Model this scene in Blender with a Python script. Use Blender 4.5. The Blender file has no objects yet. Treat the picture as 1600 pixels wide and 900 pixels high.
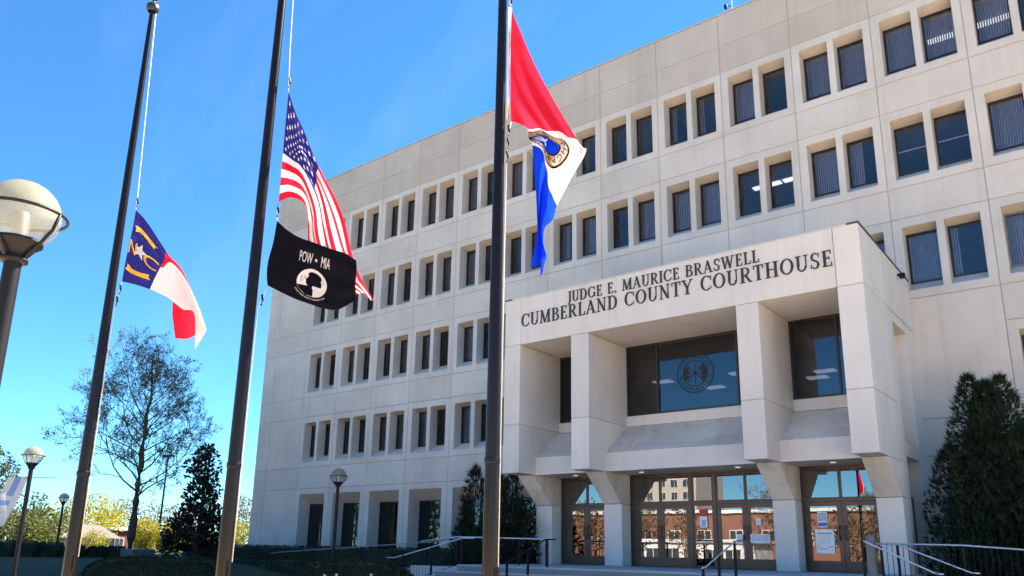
import bpy, bmesh, math, random
import numpy as np
from mathutils import Vector, Matrix, noise as mnoise

S = bpy.context.scene
COL = S.collection
R = math.radians
random.seed(7)

# ------------------------------------------------------------------ camera
cam_d = bpy.data.cameras.new("camera")
cam = bpy.data.objects.new("camera", cam_d)
COL.objects.link(cam)
cam_d.sensor_width = 36.0
cam_d.sensor_fit = 'HORIZONTAL'
cam_d.lens = 1216.394 / 1600 * 36
cam_d.shift_x = 0.0
cam_d.shift_y = 103.0988 / 1600
cam_d.clip_start = 0.1
cam_d.clip_end = 3000


def cam_axes(yaw, pitch, roll):
    cy, sy, cp, sp = math.cos(yaw), math.sin(yaw), math.cos(pitch), math.sin(pitch)
    f = Vector((sy * cp, cy * cp, sp))
    r = Vector((cy, -sy, 0))
    u = r.cross(f)
    c, s = math.cos(roll), math.sin(roll)
    return c * r + s * u, -s * r + c * u, f


_r, _u, _f = cam_axes(R(-38.30136), R(14.04253), R(0.99656))
cam.matrix_world = Matrix(((_r.x, _u.x, -_f.x, 2.295), (_r.y, _u.y, -_f.y, -27.189), (_r.z, _u.z, -_f.z, 1.599), (0, 0, 0, 1)))
S.camera = cam

# ------------------------------------------------------------------ light
SUN_AZ = R(20.0)      # clockwise from +Y (behind the building, a little to the right)
SUN_EL = R(49.5)
w = bpy.data.worlds.new("World")
S.world = w
w.use_nodes = True
nt = w.node_tree
bg = nt.nodes["Background"]
sky = nt.nodes.new("ShaderNodeTexSky")
sky.sky_type = 'NISHITA'
sky.sun_disc = False
sky.sun_elevation = SUN_EL
sky.sun_rotation = SUN_AZ
sky.air_density = 0.8
sky.dust_density = 0.0
sky.ozone_density = 2.5
hs = nt.nodes.new("ShaderNodeHueSaturation")
hs.inputs['Saturation'].default_value = 1.12
hs.inputs['Value'].default_value = 1.0
nt.links.new(sky.outputs[0], hs.inputs['Color'])
tint = nt.nodes.new("ShaderNodeMix")
tint.data_type = 'RGBA'
tint.blend_type = 'MULTIPLY'
tint.inputs[0].default_value = 1.0
tint.inputs[7].default_value = (0.50, 0.86, 1.0, 1)
nt.links.new(hs.outputs[0], tint.inputs[6])
tcw = nt.nodes.new("ShaderNodeTexCoord")
mpw = nt.nodes.new("ShaderNodeMapping")
mpw.inputs['Rotation'].default_value = (0.3, 0.5, 0.9)
mpw.inputs['Scale'].default_value = (0.9, 7.0, 2.2)
nzw = nt.nodes.new("ShaderNodeTexNoise")
nzw.inputs['Scale'].default_value = 1.3
nzw.inputs['Detail'].default_value = 7.0
nzw.inputs['Roughness'].default_value = 0.62
nt.links.new(tcw.outputs['Generated'], mpw.inputs[0])
nt.links.new(mpw.outputs[0], nzw.inputs['Vector'])
rgw = nt.nodes.new("ShaderNodeMapRange")
rgw.inputs[1].default_value = 0.50
rgw.inputs[2].default_value = 0.80
rgw.inputs[3].default_value = 0.0
rgw.inputs[4].default_value = 0.05
nt.links.new(nzw.outputs[0], rgw.inputs[0])
wisp = nt.nodes.new("ShaderNodeMix")
wisp.data_type = 'RGBA'
wisp.inputs[7].default_value = (6.0, 6.4, 7.0, 1)
nt.links.new(rgw.outputs[0], wisp.inputs[0])
nt.links.new(tint.outputs[2], wisp.inputs[6])
nt.links.new(wisp.outputs[2], bg.inputs[0])
bg.inputs[1].default_value = 0.057
sun_d = bpy.data.lights.new("sun", 'SUN')
sun_d.energy = 5.0
sun_d.angle = R(0.5)
sun_d.color = (1.0, 0.91, 0.78)
sun = bpy.data.objects.new("sun", sun_d)
COL.objects.link(sun)
sdir = Vector((math.sin(SUN_AZ) * math.cos(SUN_EL), math.cos(SUN_AZ) * math.cos(SUN_EL), math.sin(SUN_EL)))
sun.rotation_euler = sdir.to_track_quat('Z', 'Y').to_euler()
sun.location = (0, 60, 60)
S.view_settings.view_transform = 'Standard'
S.view_settings.look = 'None'
S.view_settings.gamma = 1.0
S.view_settings.use_curve_mapping = False
S.view_settings.exposure = 2.5
S.cycles.max_bounces = 7
S.cycles.diffuse_bounces = 4
S.cycles.glossy_bounces = 4
S.cycles.transparent_max_bounces = 12
S.cycles.caustics_reflective = False
S.cycles.caustics_refractive = False


# ------------------------------------------------------------------ materials
def new_mat(name):
    m = bpy.data.materials.new(name)
    m.use_nodes = True
    t = m.node_tree
    b = t.nodes["Principled BSDF"]
    return m, t, b


def N(t, kind, **kw):
    n = t.nodes.new("ShaderNode" + kind)
    for k, v in kw.items():
        if k in n.inputs:
            n.inputs[k].default_value = v
        else:
            setattr(n, k, v)
    return n


def mix_rgb(t, fac, a, b, blend='MIX'):
    n = t.nodes.new("ShaderNodeMix")
    n.data_type = 'RGBA'
    n.blend_type = blend
    for sock, val in ((n.inputs[0], fac), (n.inputs[6], a), (n.inputs[7], b)):
        if hasattr(val, 'is_linked'):
            t.links.new(val, sock)
        elif isinstance(val, (int, float)):
            sock.default_value = val
        else:
            sock.default_value = (*val, 1)
    return n.outputs[2]


def ramp(t, src, p0, p1, c0=0.0, c1=1.0):
    n = t.nodes.new("ShaderNodeMapRange")
    n.inputs[1].default_value = p0
    n.inputs[2].default_value = p1
    n.inputs[3].default_value = c0
    n.inputs[4].default_value = c1
    t.links.new(src, n.inputs[0])
    return n.outputs[0]


def world_noise(t, scale, detail=4.0, stretch=(1, 1, 1), rough=0.55):
    g = t.nodes.new("ShaderNodeNewGeometry")
    mp = t.nodes.new("ShaderNodeMapping")
    mp.inputs['Scale'].default_value = stretch
    t.links.new(g.outputs['Position'], mp.inputs[0])
    n = t.nodes.new("ShaderNodeTexNoise")
    n.inputs['Scale'].default_value = scale
    n.inputs['Detail'].default_value = detail
    n.inputs['Roughness'].default_value = rough
    t.links.new(mp.outputs[0], n.inputs['Vector'])
    return n.outputs[0]


def simple(name, col, rough=0.6, metal=0.0, var=0.12, scale=3.0, spec=0.5, bump=0.0, bscale=40.0, rnd=0.0):
    m, t, b = new_mat(name)
    dark = tuple(c * (1 - var) for c in col)
    lite = tuple(min(1, c * (1 + var)) for c in col)
    c = mix_rgb(t, ramp(t, world_noise(t, scale), 0.3, 0.7), dark, lite)
    if rnd:
        oi = t.nodes.new("ShaderNodeObjectInfo")
        v = ramp(t, oi.outputs['Random'], 0, 1, 1 - rnd, 1 + rnd)
        hsv = t.nodes.new("ShaderNodeHueSaturation")
        t.links.new(v, hsv.inputs['Value'])
        t.links.new(c, hsv.inputs['Color'])
        c = hsv.outputs[0]
    t.links.new(c, b.inputs['Base Color'])
    b.inputs['Roughness'].default_value = rough
    b.inputs['Metallic'].default_value = metal
    b.inputs['Specular IOR Level'].default_value = spec
    if bump:
        bn = t.nodes.new("ShaderNodeBump")
        bn.inputs['Strength'].default_value = bump
        bn.inputs['Distance'].default_value = 0.02
        t.links.new(world_noise(t, bscale, 3), bn.inputs['Height'])
        t.links.new(bn.outputs[0], b.inputs['Normal'])
    return m


def concrete(name, col, streak=0.32, blotch=0.10, rnd=0.05, rough=0.85, warm=(0.37, 0.31, 0.245)):
    m, t, b = new_mat(name)
    c = mix_rgb(t, ramp(t, world_noise(t, 0.55, 5), 0.3, 0.7), tuple(x * (1 - blotch) for x in col), tuple(min(1, x * (1 + blotch)) for x in col))
    st = ramp(t, world_noise(t, 1.0, 6, (3.2, 3.2, 0.16), 0.62), 0.52, 0.78, 0, streak)
    c = mix_rgb(t, st, c, warm)
    st2 = ramp(t, world_noise(t, 1.0, 5, (1.1, 1.1, 0.5), 0.6), 0.55, 0.8, 0, 0.22)
    c = mix_rgb(t, st2, c, (0.36, 0.35, 0.34))
    sp = ramp(t, world_noise(t, 45, 2), 0.35, 0.65, 0.95, 1.05)
    oi = t.nodes.new("ShaderNodeObjectInfo")
    v = ramp(t, oi.outputs['Random'], 0, 1, 1 - rnd, 1 + rnd)
    mul = t.nodes.new("ShaderNodeMath")
    mul.operation = 'MULTIPLY'
    t.links.new(sp, mul.inputs[0])
    t.links.new(v, mul.inputs[1])
    hsv = t.nodes.new("ShaderNodeHueSaturation")
    t.links.new(mul.outputs[0], hsv.inputs['Value'])
    t.links.new(c, hsv.inputs['Color'])
    t.links.new(hsv.outputs[0], b.inputs['Base Color'])
    b.inputs['Roughness'].default_value = rough
    b.inputs['Specular IOR Level'].default_value = 0.25
    bn = t.nodes.new("ShaderNodeBump")
    bn.inputs['Strength'].default_value = 0.25
    bn.inputs['Distance'].default_value = 0.012
    t.links.new(world_noise(t, 28, 4), bn.inputs['Height'])
    t.links.new(bn.outputs[0], b.inputs['Normal'])
    return m


def glass_mat(name, tint, f0, wobble=0.0, refl=(1, 1, 1)):
    m = bpy.data.materials.new(name)
    m.use_nodes = True
    t = m.node_tree
    t.nodes.remove(t.nodes["Principled BSDF"])
    out = t.nodes["Material Output"]
    tr = t.nodes.new("ShaderNodeBsdfTransparent")
    tr.inputs[0].default_value = (*tint, 1)
    gl = t.nodes.new("ShaderNodeBsdfGlossy")
    gl.inputs['Roughness'].default_value = 0.004
    gl.inputs[0].default_value = (*refl, 1)
    lw = t.nodes.new("ShaderNodeLayerWeight")
    lw.inputs[0].default_value = 0.5
    p = t.nodes.new("ShaderNodeMath")
    p.operation = 'POWER'
    t.links.new(lw.outputs['Facing'], p.inputs[0])
    p.inputs[1].default_value = 5
    fac = ramp(t, p.outputs[0], 0, 1, f0, 0.95)
    mx = t.nodes.new("ShaderNodeMixShader")
    t.links.new(fac, mx.inputs[0])
    t.links.new(tr.outputs[0], mx.inputs[1])
    t.links.new(gl.outputs[0], mx.inputs[2])
    t.links.new(mx.outputs[0], out.inputs[0])
    if wobble:
        bn = t.nodes.new("ShaderNodeBump")
        bn.inputs['Strength'].default_value = wobble
        bn.inputs['Distance'].default_value = 0.01
        t.links.new(world_noise(t, 1.6, 1), bn.inputs['Height'])
        t.links.new(bn.outputs[0], gl.inputs['Normal'])
    return m


def emit(name, col, s):
    m = bpy.data.materials.new(name)
    m.use_nodes = True
    t = m.node_tree
    t.nodes.remove(t.nodes["Principled BSDF"])
    e = t.nodes.new("ShaderNodeEmission")
    e.inputs[0].default_value = (*col, 1)
    e.inputs[1].default_value = s
    t.links.new(e.outputs[0], t.nodes["Material Output"].inputs[0])
    return m


def cloth(name, col, trans=0.5):
    m = bpy.data.materials.new(name)
    m.use_nodes = True
    t = m.node_tree
    t.nodes.remove(t.nodes["Principled BSDF"])
    d = t.nodes.new("ShaderNodeBsdfDiffuse")
    tl = t.nodes.new("ShaderNodeBsdfTranslucent")
    weave = ramp(t, world_noise(t, 90, 2), 0.3, 0.7, 0.93, 1.05)
    hsv = t.nodes.new("ShaderNodeHueSaturation")
    t.links.new(weave, hsv.inputs['Value'])
    hsv.inputs['Color'].default_value = (*col, 1)
    t.links.new(hsv.outputs[0], d.inputs[0])
    t.links.new(hsv.outputs[0], tl.inputs[0])
    mx = t.nodes.new("ShaderNodeMixShader")
    mx.inputs[0].default_value = trans
    bn = t.nodes.new("ShaderNodeBump")
    bn.inputs['Strength'].default_value = 0.8
    bn.inputs['Distance'].default_value = 0.03
    t.links.new(world_noise(t, 5.0, 3, (1.6, 1.6, 0.7), 0.5), bn.inputs['Height'])
    t.links.new(bn.outputs[0], d.inputs['Normal'])
    t.links.new(bn.outputs[0], tl.inputs['Normal'])
    t.links.new(d.outputs[0], mx.inputs[1])
    t.links.new(tl.outputs[0], mx.inputs[2])
    t.links.new(mx.outputs[0], t.nodes["Material Output"].inputs[0])
    return m


def leaf_mat(name, col, var=0.35, trans=0.3, rough=0.55, scale=1.2, spec=0.15):
    m, t, b = new_mat(name)
    c = mix_rgb(t, ramp(t, world_noise(t, scale, 3), 0.3, 0.7), tuple(x * (1 - var) for x in col), tuple(x * (1 + var) for x in col))
    c = mix_rgb(t, ramp(t, world_noise(t, 14, 2), 0.35, 0.65, 0, 0.5), c, (col[0] * 1.5, col[1] * 1.35, col[2] * 0.8))
    t.links.new(c, b.inputs['Base Color'])
    b.inputs['Roughness'].default_value = rough
    b.inputs['Specular IOR Level'].default_value = spec
    if trans:
        tl = t.nodes.new("ShaderNodeBsdfTranslucent")
        t.links.new(c, tl.inputs[0])
        mx = t.nodes.new("ShaderNodeMixShader")
        mx.inputs[0].default_value = trans
        t.links.new(b.outputs[0], mx.inputs[1])
        t.links.new(tl.outputs[0], mx.inputs[2])
        t.links.new(mx.outputs[0], t.nodes["Material Output"].inputs[0])
    return m


def brick_mat(name, c1, c2, mortar, scale=4.0):
    m, t, b = new_mat(name)
    tc = t.nodes.new("ShaderNodeNewGeometry")
    mp = t.nodes.new("ShaderNodeMapping")
    mp.inputs['Rotation'].default_value = (R(90), 0, 0)
    t.links.new(tc.outputs['Position'], mp.inputs[0])
    br = t.nodes.new("ShaderNodeTexBrick")
    br.inputs['Color1'].default_value = (*c1, 1)
    br.inputs['Color2'].default_value = (*c2, 1)
    br.inputs['Mortar'].default_value = (*mortar, 1)
    br.inputs['Scale'].default_value = scale
    t.links.new(mp.outputs[0], br.inputs[0])
    t.links.new(br.outputs[0], b.inputs['Base Color'])
    b.inputs['Roughness'].default_value = 0.9
    return m


M = {}
M['facade'] = concrete('facade_concrete', (0.58, 0.535, 0.49))
M['parapet'] = concrete('parapet_concrete', (0.49, 0.435, 0.38), streak=0.28, warm=(0.30, 0.25, 0.20))
M['portico'] = concrete('portico_concrete', (0.64, 0.60, 0.56), streak=0.24, blotch=0.06)
M['portico_dirty'] = concrete('weathered_concrete', (0.61, 0.57, 0.52), streak=0.42, blotch=0.24, warm=(0.25, 0.235, 0.215))
M['joint'] = simple('joint_sealant', (0.34, 0.31, 0.28), 0.8)
M['bronze'] = simple('bronze_frame', (0.030, 0.025, 0.022), 0.4, 0.3, 0.2)
M['greyframe'] = simple('grey_frame', (0.16, 0.155, 0.15), 0.45, 0.2, 0.1)
M['doorbronze'] = simple('door_bronze', (0.088, 0.060, 0.045), 0.38, 0.35, 0.12, 1.5)
M['winglass'] = glass_mat('window_glass', (0.72, 0.74, 0.80), 0.056, 0.0, (1.0, 0.95, 0.90))
M['tintglass'] = glass_mat('dark_tinted_glass', (0.30, 0.32, 0.38), 0.075, 0.02)
M['doorglass'] = glass_mat('door_glass', (0.30, 0.27, 0.25), 0.19, 0.05)
M['blind'] = simple('vertical_blind', (0.66, 0.63, 0.64), 0.8, 0, 0.08)
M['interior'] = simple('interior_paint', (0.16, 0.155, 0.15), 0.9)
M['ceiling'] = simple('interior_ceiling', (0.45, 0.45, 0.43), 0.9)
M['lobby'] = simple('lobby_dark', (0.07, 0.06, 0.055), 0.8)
M['lamp_panel'] = emit('fluorescent_panel', (1.0, 0.93, 0.80), 0.36)
M['downlight'] = emit('downlight', (1.0, 0.93, 0.8), 0.12)
M['letter'] = simple('letter_bronze', (0.045, 0.038, 0.034), 0.45, 0.4, 0.1)
M['coping'] = simple('metal_coping', (0.10, 0.095, 0.09), 0.5, 0.5)
M['black'] = simple('black_metal', (0.010, 0.010, 0.012), 0.45, 0.0, 0.1, 3, 0.15)
M['pole'] = simple('flagpole_bronze', (0.007, 0.0045, 0.004), 0.24, 0.0, 0.15, 2.0, 0.26)
M['gold'] = simple('gold_ball', (0.75, 0.50, 0.16), 0.22, 1.0, 0.05)
M['rope'] = simple('rope', (0.62, 0.60, 0.56), 0.9, 0, 0.1, 20)
M['alu'] = simple('aluminium_rail', (0.60, 0.60, 0.61), 0.35, 0.7, 0.06)
M['greyrail'] = simple('grey_rail', (0.27, 0.27, 0.28), 0.45, 0.4, 0.08)
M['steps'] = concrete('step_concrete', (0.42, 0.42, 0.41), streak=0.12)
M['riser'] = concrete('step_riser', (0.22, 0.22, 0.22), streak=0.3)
M['plaza'] = concrete('plaza_concrete', (0.62, 0.47, 0.32), streak=0.0)
M['asphalt'] = simple('asphalt', (0.05, 0.05, 0.052), 0.9, 0, 0.2, 2)
M['grass'] = simple('lawn', (0.034, 0.046, 0.020), 0.9, 0, 0.35, 2.0, 0.2, 0.6, 30)
M['hedge'] = leaf_mat('hedge_leaf', (0.018, 0.028, 0.014), 0.4, 0.15)
M['bush'] = leaf_mat('clipped_bush_leaf', (0.022, 0.034, 0.018), 0.4, 0.15)
M['juniper'] = leaf_mat('juniper_leaf', (0.019, 0.033, 0.020), 0.4, 0.15)
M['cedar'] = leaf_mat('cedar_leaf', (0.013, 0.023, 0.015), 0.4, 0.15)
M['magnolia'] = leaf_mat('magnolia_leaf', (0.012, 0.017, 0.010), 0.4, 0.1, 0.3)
M['oakleaf'] = leaf_mat('young_oak_leaf', (0.105, 0.115, 0.055), 0.3, 0.4)
M['yellowleaf'] = leaf_mat('spring_leaf', (0.26, 0.24, 0.025), 0.3, 0.5)
M['greenleaf'] = leaf_mat('fresh_green_leaf', (0.085, 0.098, 0.024), 0.35, 0.35)
M['pineleaf'] = leaf_mat('pine_needle', (0.052, 0.070, 0.030), 0.4, 0.25)
M['budleaf'] = leaf_mat('red_bud_twig', (0.120, 0.082, 0.052), 0.3, 0.3)
M['bark'] = simple('bark', (0.070, 0.055, 0.045), 0.9, 0, 0.35, 8, 0.2, 0.8, 25)
M['greybark'] = simple('grey_bark', (0.20, 0.175, 0.15), 0.9, 0, 0.3, 8, 0.2, 0.8, 25)
M['mulch'] = simple('mulch', (0.06, 0.045, 0.035), 0.95, 0, 0.4, 9)
M['white'] = simple('white_paint', (0.78, 0.77, 0.74), 0.5, 0, 0.04)
M['paper'] = simple('paper', (0.84, 0.86, 0.88), 0.7, 0, 0.02)
M['ink'] = simple('ink_grey', (0.25, 0.28, 0.33), 0.7)
M['inkblue'] = simple('ink_blue', (0.05, 0.17, 0.48), 0.6)
M['inklight'] = simple('ink_light_blue', (0.30, 0.47, 0.70), 0.6)
M['inkred'] = simple('ink_red', (0.55, 0.05, 0.06), 0.6)
M['brick'] = brick_mat('red_brick', (0.27, 0.10, 0.055), (0.19, 0.072, 0.045), (0.28, 0.22, 0.18))
M['brickb'] = brick_mat('tan_brick', (0.42, 0.23, 0.14), (0.36, 0.18, 0.10), (0.42, 0.36, 0.30))
M['roofgrey'] = simple('grey_roof', (0.105, 0.090, 0.080), 0.9, 0, 0.15, 3)
M['roofred'] = simple('brown_red_roof', (0.13, 0.040, 0.030), 0.8, 0, 0.1)
M['farwall'] = simple('far_wall', (0.52, 0.46, 0.40), 0.9)
M['farglass'] = simple('far_window', (0.05, 0.06, 0.075), 0.15, 0, 0.1)
M['flagred'] = cloth('flag_red', (0.72, 0.018, 0.045))
M['flagwhite'] = cloth('flag_white', (0.84, 0.81, 0.81), 0.42)
M['flagblue'] = cloth('flag_navy', (0.030, 0.028, 0.20), 0.42)
M['flagroyal'] = cloth('flag_royal_blue', (0.008, 0.05, 0.66), 0.5)
M['flagblack'] = cloth('flag_black', (0.006, 0.006, 0.010), 0.1)
M['flaggold'] = cloth('flag_gold', (0.80, 0.46, 0.06), 0.3)
M['flaggrey'] = cloth('flag_grey', (0.42, 0.42, 0.45), 0.3)
M['bannergrey'] = cloth('banner_grey', (0.62, 0.63, 0.66), 0.4)
M['bannerblue'] = cloth('banner_blue', (0.22, 0.33, 0.62), 0.4)
M['flagtan'] = cloth('seal_tan', (0.46, 0.30, 0.15), 0.4)
M['seal'] = simple('etched_seal', (0.010, 0.013, 0.018), 0.7)
M['petal'] = simple('pale_petal', (0.72, 0.70, 0.55), 0.7)
M['stem'] = simple('flower_stem', (0.06, 0.13, 0.05), 0.7)


def globe_mat(name, col, trans):
    m = bpy.data.materials.new(name)
    m.use_nodes = True
    t = m.node_tree
    b = t.nodes["Principled BSDF"]
    c = mix_rgb(t, ramp(t, world_noise(t, 9, 3, (1, 1, 0.3)), 0.3, 0.75), col, tuple(x * 0.86 for x in col))
    t.links.new(c, b.inputs['Base Color'])
    b.inputs['Roughness'].default_value = 0.18
    tl = t.nodes.new("ShaderNodeBsdfTranslucent")
    t.links.new(c, tl.inputs[0])
    tp = t.nodes.new("ShaderNodeBsdfTransparent")
    mx = t.nodes.new("ShaderNodeMixShader")
    mx.inputs[0].default_value = 0.5
    t.links.new(b.outputs[0], mx.inputs[1])
    t.links.new(tl.outputs[0], mx.inputs[2])
    mx2 = t.nodes.new("ShaderNodeMixShader")
    mx2.inputs[0].default_value = trans
    t.links.new(mx.outputs[0], mx2.inputs[1])
    t.links.new(tp.outputs[0], mx2.inputs[2])
    t.links.new(mx2.outputs[0], t.nodes["Material Output"].inputs[0])
    return m


M['globe_top'] = globe_mat('frosted_globe', (0.33, 0.33, 0.25), 0.24)
M['globe_low'] = globe_mat('clear_ribbed_globe', (0.38, 0.37, 0.28), 0.55)


# ------------------------------------------------------------------ mesh builder
class MB:
    def __init__(s):
        s.v, s.f, s.m = [], [], []

    def quad(s, a, b, c, d, m=0):
        n = len(s.v)
        s.v += [tuple(a), tuple(b), tuple(c), tuple(d)]
        s.f.append((n, n + 1, n + 2, n + 3))
        s.m.append(m)

    def tri(s, a, b, c, m=0):
        n = len(s.v)
        s.v += [tuple(a), tuple(b), tuple(c)]
        s.f.append((n, n + 1, n + 2))
        s.m.append(m)

    def box(s, x0, x1, y0, y1, z0, z1, m=0):
        n = len(s.v)
        s.v += [(x0, y0, z0), (x1, y0, z0), (x1, y1, z0), (x0, y1, z0), (x0, y0, z1), (x1, y0, z1), (x1, y1, z1), (x0, y1, z1)]
        for f in ((0, 3, 2, 1), (4, 5, 6, 7), (0, 1, 5, 4), (1, 2, 6, 5), (2, 3, 7, 6), (3, 0, 4, 7)):
            s.f.append(tuple(n + i for i in f))
            s.m.append(m)

    def prism_x(s, prof, x0, x1, m=0):
        """profile of (y, z) points, counter-clockwise seen from +x, extruded along x"""
        n = len(s.v)
        k = len(prof)
        s.v += [(x0, y, z) for y, z in prof] + [(x1, y, z) for y, z in prof]
        for i in range(k):
            j = (i + 1) % k
            s.f.append((n + i, n + j, n + k + j, n + k + i))
            s.m.append(m)
        s.f.append(tuple(n + i for i in reversed(range(k))))
        s.m.append(m)
        s.f.append(tuple(n + k + i for i in range(k)))
        s.m.append(m)

    def tube(s, pts, rad, sides=6, m=0, caps=True):
        pts = [Vector(p) for p in pts]
        if not isinstance(rad, (list, tuple)):
            rad = [rad] * len(pts)
        n0 = len(s.v)
        for i, p in enumerate(pts):
            d = (pts[min(i + 1, len(pts) - 1)] - pts[max(i - 1, 0)])
            if d.length < 1e-9:
                d = Vector((0, 0, 1))
            d.normalize()
            a = d.cross(Vector((0, 0, 1)))
            if a.length < 1e-3:
                a = Vector((1, 0, 0))
            a.normalize()
            b = d.cross(a)
            for k in range(sides):
                t = 2 * math.pi * k / sides
                q = p + (a * math.cos(t) + b * math.sin(t)) * rad[i]
                s.v.append(tuple(q))
        for i in range(len(pts) - 1):
            for k in range(sides):
                k2 = (k + 1) % sides
                s.f.append((n0 + i * sides + k, n0 + i * sides + k2, n0 + (i + 1) * sides + k2, n0 + (i + 1) * sides + k))
                s.m.append(m)
        if caps:
            s.f.append(tuple(n0 + k for k in reversed(range(sides))))
            s.m.append(m)
            e = n0 + (len(pts) - 1) * sides
            s.f.append(tuple(e + k for k in range(sides)))
            s.m.append(m)

    def lathe(s, prof, sides=24, m=0, c=(0, 0, 0)):
        n0 = len(s.v)
        for r, z in prof:
            for k in range(sides):
                t = 2 * math.pi * k / sides
                s.v.append((c[0] + r * math.cos(t), c[1] + r * math.sin(t), c[2] + z))
        for i in range(len(prof) - 1):
            for k in range(sides):
                k2 = (k + 1) % sides
                s.f.append((n0 + i * sides + k, n0 + i * sides + k2, n0 + (i + 1) * sides + k2, n0 + (i + 1) * sides + k))
                s.m.append(m)

    def mesh(s, name, mats, smooth=False):
        me = bpy.data.meshes.new(name)
        me.from_pydata(s.v, [], s.f)
        mats = mats if isinstance(mats, (list, tuple)) else [mats]
        for mt in mats:
            me.materials.append(mt)
        if len(mats) > 1:
            me.polygons.foreach_set('material_index', s.m)
        if smooth:
            me.polygons.foreach_set('use_smooth', [True] * len(me.polygons))
        me.update()
        return me

    def build(s, name, mats, parent=None, loc=None, smooth=False, bevel=0.0):
        me = s.mesh(name, mats, smooth)
        o = link(name, me, parent, loc)
        if bevel:
            bm = bmesh.new()
            bm.from_mesh(me)
            bmesh.ops.remove_doubles(bm, verts=bm.verts, dist=1e-5)
            bmesh.ops.bevel(bm, geom=bm.edges[:], offset=bevel, segments=1, affect='EDGES', clamp_overlap=True)
            bm.to_mesh(me)
            bm.free()
        return o


def link(name, data, parent=None, loc=None):
    o = bpy.data.objects.new(name, data)
    COL.objects.link(o)
    if parent:
        o.parent = parent
    if loc is not None:
        o.location = loc
    return o


def thing(name, label, cat, loc=(0, 0, 0), group=None, rz=0.0):
    o = bpy.data.objects.new(name, None)
    o.empty_display_size = 0.3
    COL.objects.link(o)
    o.location = loc
    o.rotation_euler = (0, 0, rz)
    o['label'] = label
    o['category'] = cat
    if group:
        o['group'] = group
    return o


def tag(o, label, cat, group=None):
    o['label'] = label
    o['category'] = cat
    if group:
        o['group'] = group
    return o


def struct(o, kind='structure'):
    o['kind'] = kind
    return o


def copy_tree(o, parent=None):
    c = o.copy()
    COL.objects.link(c)
    if parent:
        c.parent = parent
    for ch in list(o.children):
        copy_tree(ch, c)
    return c


# ------------------------------------------------------------------ ground
def smooth01(t):
    t = max(0.0, min(1.0, t))
    return t * t * (3 - 2 * t)


def gz(x, y):
    return 0.95 * smooth01((-x - 15.5) / 12.0) * smooth01((y + 30) / 10.0) + 0.6 * smooth01((x + 2.0) / 4.0) * smooth01((y + 8.0) / 5.0)


def sheet(name, xs, ys, mat, dz=0.0):
    b = MB()
    nx, ny = len(xs), len(ys)
    for y in ys:
        for x in xs:
            b.v.append((x, y, gz(x, y) + dz))
    for j in range(ny - 1):
        for i in range(nx - 1):
            b.f.append((j * nx + i, j * nx + i + 1, (j + 1) * nx + i + 1, (j + 1) * nx + i))
            b.m.append(0)
    return b.build(name, mat, smooth=True)


def lin(a, b, n):
    return [a + (b - a) * i / (n - 1) for i in range(n)]


struct(sheet('ground', [-900, -400, -200, -120] + lin(-80, 20, 81) + [60, 150, 400, 900], [-900, -400, -200, -100] + lin(-60, 20, 65) + [60, 150, 400, 900], M['grass'], -0.03))
struct(sheet('plaza', lin(-15.4, 60, 60), lin(-50, -8.7, 40), M['plaza'], 0.02))
struct(sheet('pavement', lin(-70, -15.4, 60), lin(-50, -24.5, 24), M['plaza'], 0.02))
pl = struct(sheet('road', lin(-120, 90, 50), lin(-62, -50, 8), M['asphalt'], 0.01))
b = MB()
for k in range(-12, 10):
    b.box(k * 7.0, k * 7.0 + 3, -56.08, -55.95, 0.016, 0.02)
struct(b.build('road_marking', M['white']))
b = MB()
b.box(-120, 90, -50.0, -49.8, -0.1, 0.14)
struct(b.build('kerb', M['steps']))

# ------------------------------------------------------------------ courthouse main block
B = 2.8650
LV = dict(r=23.308, p=21.846, h1=20.626, s1=17.767, h2=16.62, s2=13.745, h3=12.62, s3=9.775, h4=8.63, s4=5.79, h5=4.62)
X0 = -12 * B
XL = -38.517
NB = 15
XR = X0 + NB * B
ROWS = [('h1', 's1'), ('h2', 's2'), ('h3', 's3'), ('h4', 's4')]
ch = thing('courthouse_building', 'large five storey precast concrete courthouse with paired recessed windows and projecting entrance portico', 'building', (0, 0, 0))
G = 0.012     # half joint


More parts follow.
